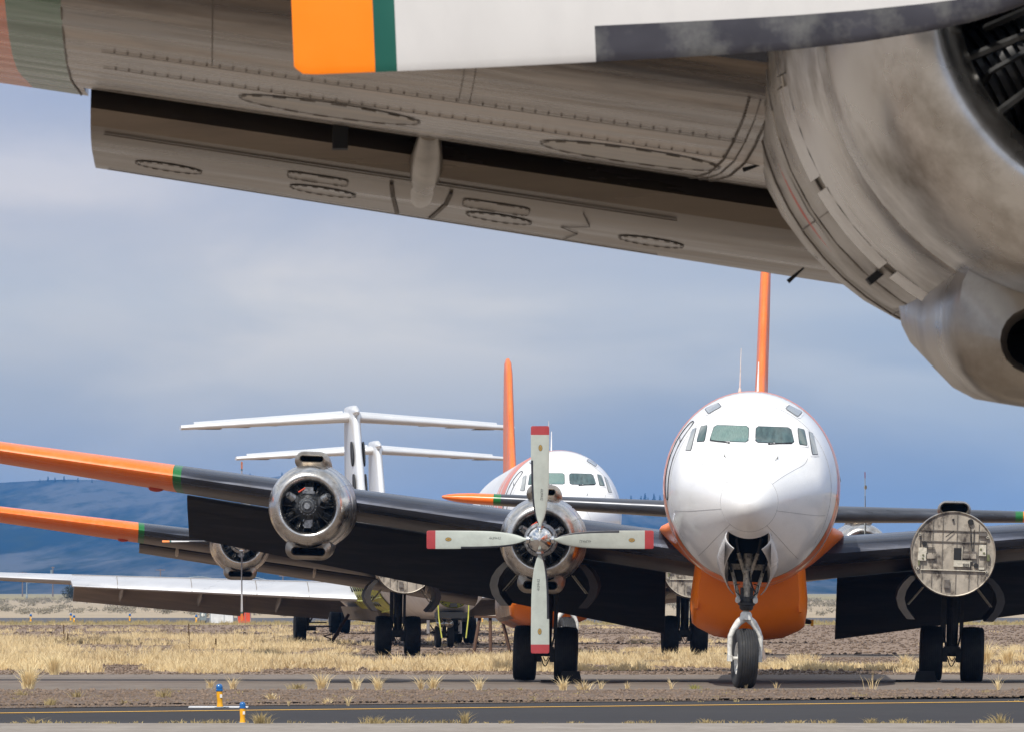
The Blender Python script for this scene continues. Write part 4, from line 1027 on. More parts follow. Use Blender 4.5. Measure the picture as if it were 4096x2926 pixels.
# ------------------------------------------------------------------ foliage helpers
def grass_arrays(cx, cy, h, nb, spread, wid=.014, lean=.35, rng=RNG, seg2=True):
    """cx,cy,h,spread arrays per clump -> vertex, face arrays of bent blades"""
    K = len(cx); nb = np.broadcast_to(nb, K).astype(int); idx = np.repeat(np.arange(K), nb); N = len(idx)
    r = np.abs(rng.normal(0, .5, N)) * spread[idx]; a = rng.uniform(0, 2 * np.pi, N)
    bx = cx[idx] + r * np.cos(a); by = cy[idx] + r * np.sin(a)
    hh = h[idx] * rng.uniform(.45, 1.15, N) * (1 - .25 * np.clip(r / (spread[idx] + 1e-6), 0, 1)); la = a + rng.normal(0, .9, N); lm = hh * np.abs(rng.normal(lean * .8, lean * .6, N))
    w = wid * rng.uniform(.6, 1.4, N); wx = w; wy = w * rng.uniform(-.5, .5, N)
    V = np.zeros((N, 5, 3)); mx, my = bx + lm * .35 * np.cos(la), by + lm * .35 * np.sin(la)
    V[:, 0] = np.stack([bx - wx / 2, by - wy / 2, np.zeros(N) - .01], 1); V[:, 1] = np.stack([bx + wx / 2, by + wy / 2, np.zeros(N) - .01], 1)
    V[:, 2] = np.stack([mx + wx * .4, my + wy * .4, hh * .6], 1); V[:, 3] = np.stack([mx - wx * .4, my - wy * .4, hh * .6], 1)
    V[:, 4] = np.stack([bx + lm * np.cos(la), by + lm * np.sin(la), hh], 1)
    return V.reshape(-1, 3), N
def blades_mesh(name, V, N, m):
    me = bpy.data.meshes.new(name)
    me.vertices.add(N * 5); me.vertices.foreach_set('co', V.ravel())
    base = np.arange(N) * 5
    q = np.stack([base, base + 1, base + 2, base + 3], 1); t = np.stack([base + 3, base + 2, base + 4], 1)
    loops = np.concatenate([q, t], 1).ravel(); me.loops.add(len(loops)); me.loops.foreach_set('vertex_index', loops)
    st = np.stack([np.arange(N) * 7, np.arange(N) * 7 + 4], 1).ravel(); tot = np.tile([4, 3], N)
    me.polygons.add(2 * N); me.polygons.foreach_set('loop_start', st); me.polygons.foreach_set('loop_total', tot)
    me.materials.append(M[m]); me.update(calc_edges=True); me.validate(); return me
def straw(name, a, b_, c):
    m, n, l, b = new_mat(name)
    f = noise(n, l, .35, 5); f2 = noise(n, l, 6, 3)
    col = mixc(n, l, frange(n, l, f, .38, .62), a, b_); col = mixc(n, l, frange(n, l, f2, .4, .65, 0, .75), col, c)
    l.new(col, b.inputs['Base Color']); b.inputs['Roughness'].default_value = .85; b.inputs['Specular IOR Level'].default_value = .15
    tr = n.new('ShaderNodeBsdfTranslucent'); l.new(col, tr.inputs[0]); mx = n.new('ShaderNodeMixShader'); mx.inputs[0].default_value = .3
    l.new(b.outputs[0], mx.inputs[1]); l.new(tr.outputs[0], mx.inputs[2]); l.new(mx.outputs[0], n['Material Output'].inputs[0]); return m
M['straw'] = straw('dry straw', (.78, .60, .32), (.50, .36, .19), (.90, .77, .50))
M['straw_pale'] = straw('pale dry straw', (.84, .67, .38), (.72, .55, .29), (.92, .80, .52))
M['weed'] = straw('dry weed', (.42, .32, .16), (.50, .40, .20), (.30, .24, .12))
M['weed_green'] = straw('yellow green weed', (.30, .30, .06), (.36, .33, .10), (.45, .38, .16))
M['stalk'] = straw('brown seed stalk', (.16, .09, .035), (.22, .13, .05), (.12, .07, .03))
M['sage'] = straw('grey sagebrush', (.30, .27, .205), (.36, .32, .25), (.22, .20, .16))
M['juniper'] = straw('dark juniper', (.045, .05, .025), (.07, .07, .035), (.03, .035, .02))
M['conifer'] = straw('distant conifer', (.02, .035, .025), (.03, .045, .03), (.015, .025, .02))
# field grass (uncountable): patches by noise, denser to the left and in the first band
def field_grass():
    n0 = 52000; D = 166 + (RNG.random(n0) ** 1.25) * 250; X = RNG.uniform(-1, 1, n0) * (D * .066 + 4)
    px = 512 + X / D * FPX
    pn = np.array([vnoise(x / 2.2 + 50, d / 5, 0) * .65 + vnoise(x / .9, d / 2, 1) * .3 + vnoise(x / 9, d / 22, 2) * .35 for x, d in zip(X, D)])
    dens = np.interp(px, [0, 250, 420, 600, 800, 900, 1024], [.93, .80, .74, .64, .54, .46, .60])
    dens = dens * np.interp(D, [166, 170, 178, 186, 200, 206, 208, 218, 222, 240, 300, 416], [.25, .62, .85, 1.0, .95, .85, .55, .55, .95, .9, .62, .50])
    right = np.clip((px - 560) / 200, 0, 1); dens = dens * (1 - right * np.clip((D - 226) / 20, 0, 1) * .75)
    thr = 1.16 - dens * .68; keep = pn > thr; pn = pn - thr
    keep &= ~((np.abs(D - 167) < 1) & (RNG.random(n0) > .4))
    X, D, pn = X[keep], D[keep], pn[keep]
    h = (.13 + .72 * np.clip(pn, 0, .5)) * np.interp(px[keep], [0, 300, 500], [1.25, 1.1, 1.0]) * RNG.uniform(.7, 1.3, len(X)) * np.interp(D, [166, 400], [1, .8])
    print('clumps', len(X))
    return grass_arrays(X, D, h, np.where(D < 240, 20, 9), .07 + .16 * RNG.random(len(X)) ** 2 + .03, wid=.011, lean=.6)
V, N = field_grass(); print('blades', N)
tag(link('dry_grass', blades_mesh('dry_grass', V, N, 'straw')), kind='stuff')
# short sparse grass on the gravel and verge
n0 = 900; D = RNG.uniform(124, 140, n0); X = RNG.uniform(-10, 10, n0); keep = RNG.random(n0) < .12; X, D = X[keep], D[keep]
D2 = RNG.uniform(408, 433, 1500); X2 = RNG.uniform(-32, 32, 1500)
X3 = RNG.uniform(-7.5, 7.5, 110); D3 = 104.3 + RNG.normal(0, .15, 110)
X4 = np.concatenate([X, X2, X3]); D4 = np.concatenate([D, D2, D3]); hh = np.concatenate([np.full(len(X), .05), np.full(1500, .22), np.full(110, .05)]) * RNG.uniform(.5, 1.4, len(X4))
V, N = grass_arrays(X4, D4, hh, 12, np.concatenate([np.full(len(X), .10), np.full(1500, .3), np.full(110, .12)]), wid=.012, lean=.8)
tag(link('verge_grass', blades_mesh('verge_grass', V, N, 'weed')), kind='stuff')
# sagebrush plain
n0 = 2600; D = 520 + RNG.random(n0) ** 1.0 * 1000; X = RNG.uniform(-1, 1, n0) * (D * .068 + 10); sz = RNG.uniform(.15, .55, n0) * np.interp(D, [520, 1500], [1, 1.4]); kp = np.array([vnoise(x / 14, d / 60, 1) for x, d in zip(X, D)]) > .45; X, D, sz = X[kp], D[kp], sz[kp]; n0 = len(X)
def bush_arrays(X, D, Z, sx, sz_, nl, leaf, rng=RNG):
    K = len(X); idx = np.repeat(np.arange(K), nl); N = len(idx); u = rng.normal(0, 1, (N, 3)); u /= np.linalg.norm(u, axis=1)[:, None]; rr = rng.random(N) ** .45
    lump = 1 + .35 * np.sin(idx * 1.7 + 3 * np.arctan2(u[:, 1], u[:, 0])) * np.cos(2.3 * u[:, 2] + idx)
    P_ = np.stack([X[idx] + u[:, 0] * rr * sx[idx] * lump, D[idx] + u[:, 1] * rr * sx[idx] * lump, Z[idx] + sz_[idx] * (1 + u[:, 2] * rr * lump) * .95], 1)
    a = rng.normal(0, 1, (N, 3)); b_ = rng.normal(0, 1, (N, 3)); L = (leaf[idx] * rng.uniform(.5, 1.4, N))[:, None]
    a = a / np.linalg.norm(a, axis=1)[:, None] * L; b_ = b_ / np.linalg.norm(b_, axis=1)[:, None] * L * .6
    return np.stack([P_ - a, P_ + b_, P_ + a], 1).reshape(-1, 3), N
def tri_mesh(name, V, N, m):
    me = bpy.data.meshes.new(name); me.vertices.add(N * 3); me.vertices.foreach_set('co', V.ravel()); me.loops.add(N * 3); me.loops.foreach_set('vertex_index', np.arange(N * 3))
    me.polygons.add(N); me.polygons.foreach_set('loop_start', np.arange(N) * 3); me.polygons.foreach_set('loop_total', np.full(N, 3)); me.materials.append(M[m]); me.update(calc_edges=True); return me
V, N = bush_arrays(X, D, np.zeros(n0), sz * 1.3, sz * .55, 60, sz * .30)
tag(link('sagebrush', tri_mesh('sagebrush', V, N, 'sage')), kind='stuff')
# single bushes on the plain
for k, (px, D, w, h, lab) in enumerate(((75, 1370, 3.6, 1.5, 'dark round juniper bush under the silver wing, larger of the two'), (104, 1250, 3.2, 1.0, 'dark low juniper bush half hidden behind the brown flap of the silver wing'))):
    c = P(px, 600, D); rt = root('juniper_bush', lab, 'bush', (c[0], D, 0), group='junipers on the plain')
    mb = MB()
    for i in range(5): a = i * 1.3; mb.tube((0, 0, 0), (.8 * math.cos(a), .8 * math.sin(a), h), .12, .04, 6)
    link('trunk', mb.mesh('trunk', ['plank']), rt)
    V, N = bush_arrays(np.zeros(1), np.zeros(1), np.full(1, .1), np.full(1, w / 2 * 1.1), np.full(1, h * .95), 2600, np.full(1, .18)); link('crown', tri_mesh('crown', V, N, 'juniper'), rt)
# ridge trees
def conifer_mesh():
    rng = np.random.default_rng(3); N = 420; t = rng.random(N) ** .7; z = 1 - t * .88; r = (1 - z) * .26 * rng.uniform(.5, 1.15, N); a = rng.uniform(0, 6.28, N)
    Pp = np.stack([r * np.cos(a), r * np.sin(a), z], 1); q = rng.normal(0, .035, (N, 3)); w_ = rng.normal(0, .03, (N, 3)); return tri_mesh('crown', np.stack([Pp - q, Pp + w_, Pp + q], 1).reshape(-1, 3), N, 'conifer')
cm = conifer_mesh(); tmb = MB(); tmb.tube((0, 0, -.1), (0, 0, .9), .02, .008, 6); tm = tmb.mesh('trunk', ['plank'])
TR = [(622, 5), (626, 7), (631, 9), (634, 6), (641, 8), (645, 10), (648, 6), (654, 9), (660, 7), (243, 6), (250, 9), (256, 5), (40, 4), (48, 6), (55, 5), (64, 6), (78, 5), (92, 4), (367, 4), (383, 5), (388, 4), (282, 6), (288, 5), (378, 3)]
for i, (px, hp) in enumerate(TR):
    X = (px - 512) / FPX * 9100; side = 'between the two white noses' if px > 500 else ('left of the near grey engine' if px > 200 and px < 300 else ('right of the near silver tail' if px > 300 else 'above the orange wing tips'))
    rt = root('conifer', 'tiny dark conifer on the blue ridge ' + side, 'tree', (X, 9100, mtn_h(X, 9100) - 1), group='conifers on the ridge ' + side)
    s_ = hp * 1.12 * 1.15; a = link('crown', cm, rt, None, (0, 0, i)); a.scale = (s_, s_, s_); a2 = link('trunk', tm, rt); a2.scale = (s_, s_, s_)
# utility poles
for px, top, arm, lab in ((22.7, 571, 1.25, 'leftmost wooden utility pole with a plain crossarm'), (53, 565.6, .5, 'tallest wooden utility pole, carrying a transformer near its top'), (160.5, 568, 1.4, 'wooden utility pole with a wide crossarm above the middle of the silver wing'), (283, 574, 1.2, 'wooden utility pole right of the grey engine with oil scoop')):
    D = 2400; x = (px - 512) / FPX * D; h = EYE + (590 - top) / FPX * D
    rt = root('utility_pole', lab, 'pole', (x, D, 0), group='utility poles on the plain')
    mb = MB(); mb.tube((0, 0, 0), (0, 0, h), .22, .16, 8); link('post', mb.mesh('post', ['pole_wood']), rt)
    mb = MB(); mb.box((0, 0, h - .3), (arm * 2, .22, .26)); link('crossarm', mb.mesh('crossarm', ['pole_wood']), rt)
    if arm < 1: mb = MB(); mb.tube((-.4, 0, h - 2.2), (-.4, 0, h - 1.0), .35, .35, 10); link('transformer', mb.mesh('transformer', ['cabinet_grey']), rt)
# irrigation pivot
rt = root('irrigation_pivot', 'long low irrigation pivot with arched trusses behind the silver wing', 'irrigator', ((190 - 512) / FPX * 1500, 1500, 0))
pipe = MB(); x0 = -30
for k in range(5):
    xa = x0 + k * 9.; L = 9.
    for i in range(12):
        t0, t1 = i / 12, (i + 1) / 12; z0, z1 = 3.4 + .9 * math.sin(math.pi * t0), 3.4 + .9 * math.sin(math.pi * t1)
        pipe.tube((xa + L * t0, 0, z0), (xa + L * t1, 0, z1), .10, .10, 6); pipe.tube((xa + L * t0, 0, z0), (xa + L * (t0 + t1) / 2, 0, z0 - .5), .04, .04, 4)
        pipe.tube((xa + L * t0, 0, 3.2), (xa + L * t1, 0, 3.2), .04, .04, 4); pipe.tube((xa + L * t0, 0, z0), (xa + L * t0, 0, z0 + .35), .03, .03, 4)
    tw = MB(); tw.tube((xa, 0, 3.4), (xa, -1, .4), .07, .07, 6); tw.tube((xa, 0, 3.4), (xa, 1, .4), .07, .07, 6); tw.tube((xa - .1, -1, .5), (xa + .1, -1, .5), .5, .5, 14); tw.tube((xa - .1, 1, .5), (xa + .1, 1, .5), .5, .5, 14)
    link('tower', tw.mesh('tower', ['cabinet_grey']), rt)
link('water_pipe', pipe.mesh('water_pipe', ['cabinet_grey']), rt)

# ------------------------------------------------------------------ edge lights
def light_meshes():
    a = MB(); a.lathe([(0, .052), (.02, .05), (.05, .042), (.10, .040), (.17, .046), (.175, .046), (.24, .046)], n=18, axis='z')
    b_ = MB(); b_.lathe([(.24, .050), (.245, .055), (.265, .055), (.27, .048), (.30, .050), (.325, .046), (.342, .028), (.348, .001)], n=18, axis='z')
    c = MB(); c.box((.022, -.046, .17), (.034, .006, .05)); c2 = c
    d = MB(); d.lathe([(0, .08), (.012, .08), (.016, .05)], n=18, axis='z')
    return a.mesh('post', ['yellow_post'], 40), b_.mesh('lamp_dome', ['blue_dome'], 40), c.mesh('sticker', ['sticker']), d.mesh('base_plate', ['cabinet_grey'], 40)
LM = light_meshes()
def edge_light(px, py, lab, sc=1., rot=0, D=None, yaw=0):
    X, D_ = G(px, py); rt = root('taxiway_light', lab, 'taxiway light', (X, D_, .008), (0, rot, yaw), 'blue topped taxiway edge lights')
    for nme, me in zip(('post', 'lamp_dome', 'sticker', 'base_plate'), LM): o = link(nme, me, rt); o.scale = (sc, sc, sc)
    return rt
edge_light(220.3, 707.2, 'yellow taxiway light with blue dome standing on the thin white slab', 1.0, R(-2))
edge_light(242.8, 723.0, 'nearest yellow taxiway light with blue dome, in front of the asphalt beside a dry weed', .80, 0)
FL = [(31, 621, 'small far light left of the pair'), (71, 620, 'taller rear one of the close pair of far lights'), (74.3, 622.5, 'front one of the close pair of far lights, on a pale slab'), (130, 620.5, 'lone far light beyond the road under the silver wing flap'), (196.5, 622, 'far light just left of the grey meter box'), (335.5, 622.5, 'far light on a slab seen right of the jet main wheel'), (360, 620.5, 'far light seen left of the black double wheels'), (482.5, 621.5, 'far light seen right of the jet nose wheels')]
for px, py, lab in FL: edge_light(px, py, 'yellow and blue ' + lab, 1.25)
mb = MB(); mb.box((0, 0, .012), (.86, .5, .02)); x, d = G(220, 706.8); tag(link('concrete_slab', mb.mesh('concrete_slab', ['frame_white']), None, (x - .02, d + .1, 0)), 'thin white slab under the yellow taxiway light behind the asphalt', 'slab')
# equipment boxes by the far road
DB = 424
def bx_at(px0, px1, h): return (px0 + px1) / 2, (px1 - px0) / FPX * DB, h
for nme, p0, p1, h, mm, lab, cat in (('equipment_cabinet', 210, 234, .72, 'cabinet_white', 'low white metal cabinet by the far road under the silver wing', 'cabinet'), ('equipment_cabinet', 237.5, 251, .74, 'cabinet_red', 'bright red metal cabinet by the far road next to a white one', 'cabinet'), ('meter_box', 200, 206.5, .5, 'cabinet_grey', 'grey meter box on legs left of the white cabinet', 'meter box')):
    pc, w, hh = bx_at(p0, p1, h); rt = root(nme, lab, cat, ((pc - 512) / FPX * DB, DB, .01))
    mb = MB(); z0 = .02 if 'cab' in nme else .16
    mb.box((0, 0, z0 + hh / 2), (w, .6, hh)); mb.box((0, 0, z0 + hh + .02), (w + .06, .66, .04)); link('body', mb.mesh('body', [mm]), rt)
    mb = MB(); mb.box((w * .1, -.31, z0 + hh / 2), (.02, .02, hh * .9)); mb.box((-w * .48, -.31, z0 + hh / 2), (.03, .02, hh)); mb.box((w * .48, -.31, z0 + hh / 2), (.03, .02, hh)); link('door_frame', mb.mesh('door_frame', ['cabinet_grey']), rt)
    if nme == 'meter_box':
        for q in (-1, 1): mb = MB(); mb.tube((q * w * .4, 0, 0), (q * w * .4, 0, .3), .03, .03, 8); link('leg', mb.mesh('leg', ['cabinet_grey']), rt)
        mb = MB(); mb.tube((0, -.32, .45), (0, -.29, .45), .09, .09, 14); link('meter', mb.mesh('meter', ['sticker']), rt)

# ------------------------------------------------------------------ single tufts
TUFTS = [  # px, base py, height px, width px, blades, kind, label
 (29, 688.3, 27, 24, 260, 'straw_pale', 'largest pale straw grass tuft at the left, leaning right'), (54, 674, 24, 18, 200, 'straw_pale', 'tall pale straw tuft just behind the largest left tuft'),
 (22, 695, 6, 20, 60, 'weed', 'low brown weed mat in front of the largest left tuft'), (51, 705, 8, 24, 70, 'weed', 'low spreading dry weed on the gravel at the left'), (77, 697, 9, 15, 40, 'weed', 'thin dry weed on the gravel right of the largest left tuft'),
 (164, 697, 10, 20, 60, 'weed', 'dry weed on the gravel left of the far taxiway light'), (211, 687.5, 10, 14, 50, 'straw', 'dry tuft directly behind the far taxiway light'), (124.6, 703, 5, 10, 30, 'weed', 'tiny dry weed at the left asphalt edge'),
 (34, 723.3, 7, 16, 40, 'weed', 'dry weed at the near asphalt edge, far left'), (111, 723.3, 3, 26, 40, 'weed', 'flat dry weed at the near asphalt edge, left'), (181, 672, 11, 13, 70, 'straw_pale', 'small bright straw tuft at the front of the left grass'),
 (232.6, 689, 13, 13, 50, 'straw', 'dry tuft behind and right of the far taxiway light'), (321.5, 689.3, 21, 15, 90, 'straw_pale', 'tall dry tuft below the open gear door, leftmost of the row of four'), (297, 688.3, 7, 26, 80, 'weed', 'wide low dry tuft left of the row of four'),
 (356, 689.3, 16, 17, 50, 'straw_pale', 'loose dry tuft, second of the row of four'), (378, 690, 17, 17, 80, 'straw_pale', 'fan shaped dry tuft, third of the row of four'), (421, 689.3, 16, 10, 40, 'straw', 'left half of the twin dry tufts closing the row'), (433, 689.3, 16, 16, 90, 'straw_pale', 'right half of the twin dry tufts closing the row'),
 (272.6, 699, 7, 16, 80, 'straw', 'round straw cushion on the gravel right of the taxiway lights'), (327, 703.5, 7, 12, 40, 'straw', 'small straw tuft on the gravel, centre left'), (348, 705, 12, 7, 22, 'straw', 'slender upright dry grass at the asphalt edge'), (289, 705, 6, 4, 14, 'straw', 'tiny upright dry grass at the asphalt edge'),
 (260.5, 723.3, 12, 25, 90, 'weed', 'twiggy dry weed right of the nearest taxiway light'), (372, 723.3, 9, 28, 80, 'weed', 'spreading dry weed at the near asphalt edge, left of centre'), (405.6, 722.8, 7, 22, 40, 'weed', 'sparse dry weed right of the spreading one'), (465, 723.3, 13, 20, 60, 'weed', 'branching dry weed with seed heads at the near edge, in the middle'),
 (508, 723.2, 4, 18, 40, 'weed', 'flat dry weed below the standing propeller blade'), (479, 689.7, 16, 12, 50, 'straw_pale', 'dry tuft in front of the brown posts'), (520, 690, 4, 8, 24, 'weed', 'tiny dry tuft left of the left black tyre'), (563, 690, 15, 17, 70, 'straw_pale', 'dry tuft in front of the right tyre of the double wheels'), (584, 689.8, 12, 20, 60, 'straw', 'wide dry tuft right of the double wheels'),
 (601, 688.2, 12, 10, 16, 'straw', 'wispy tall dry stems right of the double wheels'), (627, 688.2, 9, 9, 24, 'straw', 'small dry tuft halfway to the nose wheel'), (671, 688.2, 12, 9, 12, 'straw', 'few bent dry stems left of the nose wheel'), (694, 688.2, 5, 17, 50, 'weed_green', 'low yellow green tuft left of the nose wheel'), (746, 687.8, 6, 6, 20, 'straw', 'tiny tuft against the front of the nose wheel'),
 (706, 722.8, 6, 15, 24, 'weed', 'sprawling dry weed at the near asphalt edge below the nose wheel'), (776, 687.3, 9, 9, 12, 'straw', 'thin dry stems right of the nose wheel'), (872, 689.3, 20, 26, 14, 'straw', 'long curved dry stems before the right hand wheels'), (998, 689.5, 15, 8, 26, 'straw_pale', 'upright dry tuft right of the right hand wheels'), (998, 672.6, 14, 15, 70, 'straw', 'dry tuft behind the upright one at the right'),
 (797, 722.9, 4, 22, 50, 'weed', 'long flat dry weed at the near asphalt edge right of the nose wheel'), (832, 722.9, 5, 10, 26, 'weed', 'small dry weed at the near asphalt edge between two longer ones'), (870.5, 722.9, 6, 18, 50, 'weed', 'dry weed at the near asphalt edge below the curved stems'), (900.6, 722.9, 6, 18, 40, 'weed', 'dry weed at the near asphalt edge left of the wheel chock'), (928, 722.9, 4, 20, 50, 'weed', 'flat dry weed at the near asphalt edge below the right hand wheels'), (1000, 722.9, 11, 24, 60, 'weed', 'bushy dry weed at the near asphalt edge in the right corner'),
 (905, 668, 16, 16, 110, 'straw_pale', 'bright straw tuft left of the right hand wheels'), (985, 664, 26, 20, 220, 'straw_pale', 'tall dense straw tuft right of the right hand wheels'), (1008, 664, 22, 22, 220, 'straw_pale', 'broad straw tuft at the right border')]
for px, py, hp, wp, nb, mm, lab in TUFTS:
    X, D = G(px, py); s_ = D / FPX; rng = np.random.default_rng(int(px * 10))
    V, N = grass_arrays(np.zeros(1), np.zeros(1), np.full(1, hp * s_ * 1.02), nb, np.full(1, wp * s_ * (.20 if hp > wp * .6 else .42)), wid=.009, lean=.62 if hp > wp * .6 else 1.1, rng=rng)
    o = link('grass_tuft', blades_mesh('grass_tuft', V, N, mm), None, (X, D, .006)); tag(o, lab, 'grass tuft', 'dry tufts on the pavement and gravel')
for px, py, hp, lab in ((64, 646, 22, 'tall brown seed stalk in the left grass'), (68, 648, 15, 'shorter brown seed stalk beside the tall left one'), (189, 653, 30, 'tallest brown seed stalk, below the meter box'), (216, 652, 14, 'small brown seed stalk right of the tallest one')):
    X, D = G(px, py); s_ = D / FPX; mb = MB(); h = hp * s_; rr = random.Random(px)
    mb.path([(0, 0, 0), (.02, 0, h * .5), (-.01, 0, h)], .007, 6)
    for i in range(26): z = h * (.62 + .38 * i / 26); a = i * 2.4; mb.tube((0, 0, z), (.025 * math.cos(a), .025 * math.sin(a), z + .03), .009, .004, 5)
    for i in range(6): z = h * (.15 + .09 * i); a = i * 2.1; mb.tube((0, 0, z), (.10 * math.cos(a), .10 * math.sin(a), z + .05), .006, .003, 4)
    tag(link('seed_stalk', mb.mesh('seed_stalk', ['stalk']), None, (X, D, 0)), lab, 'plant', 'brown seed stalks in the grass')
# chocks, posts
mb = MB(); mb.box((0, 0, .10), (.42, .22, .20), 0, None, .8); mb.path([(-.2, 0, .03), (-.4, .05, .02), (-.55, .1, .02)], .015, 6)
x, d = G(936, 683.5); CH = mb.mesh('wheel_chock', ['rubber_block'])
tag(link('wheel_chock', CH, None, (x, 140 + MG_Y - .72, .006)), 'black wheel chock in front of the right hand double wheels', 'wheel chock', 'black wheel chocks')
x, d = G(572, 683.5); tag(link('wheel_chock', CH, None, (x, 140 + MG_Y - .72, .006)), 'black wheel chock at the double wheels under the propeller', 'wheel chock', 'black wheel chocks')
rt = root('support_stand', 'brown three legged stand under the belly tank of the rear airliner', 'stand', (-.62, 220, 0))
for a, b_ in (((-.42, 0, 0), (-.25, .3, 1.0)), ((.04, 0, 0), (.03, .3, 1.0)), ((.58, .2, 0), (.35, .3, .95))): mb = MB(); mb.tube(a, b_, .05, .045, 8); link('leg', mb.mesh('leg', ['plank']), rt)
mb = MB(); mb.box((.05, .3, 1.0), (.9, .25, .06)); link('top_plate', mb.mesh('top_plate', ['plank']), rt)
mb = MB(); mb.tube((0, 0, 0), (-.22, 1.0, .95), .045, .04, 8); x, d = G(767, 667); tag(link('prop_stick', mb.mesh('prop_stick', ['pole_wood']), None, (x, d, 0)), 'grey wooden prop leaning behind the nose wheel of the front airliner', 'stick')

# ================================================================== DISMANTLED JETS
def jet(label, loc, yaw, front=True, holes=False):
    rt = root('jet_airliner', label, 'airplane', loc, (0, 0, yaw))
    JS = [(.9, .60, 1.85, 2.45, 1.18), (1.4, .88, 2.05, 3.0, 1.02), (2.2, 1.15, 2.3, 3.5, .92), (3.2, 1.38, 2.45, 4.05, .87), (4.5, 1.56, 2.6, 4.35, .85), (6.5, 1.66, 2.65, 4.45, .84), (9, 1.67, 2.65, 4.45, .84), (26, 1.67, 2.65, 4.45, .84), (31, 1.35, 2.9, 4.4, 1.7), (35, .7, 3.2, 4.1, 2.6), (38, .1, 3.5, 3.7, 3.3)]
    jy = [a[0] for a in JS]; F = [pchip(jy, [a[k] for a in JS]) for k in (1, 2, 3, 4)]
    def jp(y, th, off=0):
        hx, zc, zt, zb = [f(y) for f in F]; c = math.cos(th); return ((hx + off) * math.sin(th), y, zc + ((zt - zc if c > 0 else zc - zb) + off) * c)
    ys = [.9, 1.1, 1.4, 1.8, 2.2, 2.7, 3.2, 3.8, 4.5, 5.5, 6.5, 8, 10, 14, 18, 22, 26, 28, 30, 31, 33, 35, 37, 38]
    def hull():
        mb = MB(); mb.loft([[jp(y, 2 * math.pi * i / 48) for i in range(48)] for y in ys], cap1=True); return mb.mesh('fuselage', ['jet_white'], 50)
    fu = link('fuselage', cached('jhull', hull), rt)
    def bulk():
        mb = MB(); n = 30; ring = [jp(.9, 2 * math.pi * i / n, -.01) for i in range(n)]; mb.add([(p[0], 1.0, p[2]) for p in ring], [tuple(range(n))]); mb.loft([[(p[0], .86, p[2]) for p in ring], [(p[0], 1.02, p[2]) for p in ring]])
        mb.box((0, .92, 1.55), (.95, .1, .08), 0); mb.box((0, .88, 1.45), (.85, .2, .03), 0)
        for k in range(3): mb.box((-.25 + .25 * k, .80, 1.50), (.14, .1, .07), 1)
        mb.box((0, .82, 1.28), (.2, .12, .12), 2)
        for i in range(n):
            p = jp(.9, 2 * math.pi * i / n, -.06)
            if p[2] < 1.7: mb.tube((p[0], .95, p[2]), (p[0], .84, p[2]), .022, .022, 6, 2)
        mb.box((0, 1.3, .98), (.95, .9, .18), 2); mb.box((-.42, 1.2, .9), (.12, .5, .25), 2); mb.box((.36, 1.2, .9), (.12, .5, .22), 2)
        for s_ in (-1, 1): mb.path([(s_ * .46, .84, 1.35), (s_ * .44, .8, .9), (s_ * .36, .7, .3)], .022, 5, 3)
        return mb.mesh('radar_bulkhead', ['primer', 'fw_light', 'black', 'primer'], 40)
    if front: link('radar_bulkhead', cached('bulk', bulk), rt)
    def rootf():
        mb = MB(); rings = []; t0, t1 = R(255), R(205)
        for i in range(15):
            y = 9.5 + 8.0 * i / 14; k = min(1, i / 6); rings.append([jp(y, t0 + (t1 - t0) * j / 16, .03 + .20 * k * math.sin(math.pi * j / 16)) for j in range(17)])
        mb.loft(rings, close=False)
        for i in range(9):
            y = 9.9 + .75 * i
            for th, r in ((R(244), .09), (R(236), .06), (R(228), .10)):
                p = Vector(jp(y + (th - R(236)) * 1.0, th, .20)); d = (p - Vector((0, p.y, 2.65))).normalized(); mb.tube(p, p + d * .03, r, r, 12, 1)
        for th in (R(250), R(232), R(215)): mb.path([jp(9.5 + 8 * i / 14, th, .05 + .2 * min(1, i / 6) * math.sin(math.pi * (t0 - th) / (t0 - t1))) for i in range(15)], .03, 5)
        return mb.mesh('wing_root_fairing', ['primer', 'black'], 40)
    if front: link('wing_root_fairing', cached('jroot', rootf), rt)
    mb = MB(); rings = []
    def keel():
        mb = MB(); mb.loft([[(x, y, z) for x, z in ((-1.25, 1.2), (-1.1, .78), (0, .66), (1.1, .78), (1.25, 1.2))] for y in (12.5, 13.2, 20, 25)], close=False, cap0=True, cap1=True); return mb.mesh('belly_fairing', ['wing_under_dark'])
    link('belly_fairing', cached('keel', keel), rt)
    def wle(x): return 16.0 + (x - 1.5) * .43
    def wc(x): return 6.6 - (x - 1.5) * .335
    def wz(x): return 1.62 + (x - 1.5) * .047
    def jw(sgn):
        mb = MB(); rings = []
        for x in (1.5, 3, 5, 7, 9, 10.3, 10.35, 12, 14, 15.6, 16.3):
            c = wc(x); t = (.72 - .036 * (x - 1.5)); droop = .12 if x < 10.32 else .0; lx = wle(x) - (.25 if x < 10.32 else 0); up = []; lo = []
            for f in (0, .01, .03, .07, .13, .2, .35, .5, .7, .85, 1):
                dd = droop * max(0, 1 - f / .14) * 1.5
                up.append((sgn * x, lx + f * c, wz(x) + t * interp(UP, f) * 1.0 - dd)); lo.append((sgn * x, lx + f * c, wz(x) + t * interp(LO, f) * .8 - dd))
            r = list(reversed(up)) + lo[1:]; rings.append(r if sgn > 0 else list(reversed(r)))
        mb.loft(rings, cap0=True, cap1=True, fmi=lambda j, i: (0 if (i < 14 if sgn > 0 else i > 6) else 1)); return mb.mesh('wing', ['jet_wing', 'jet_flap'], 50)
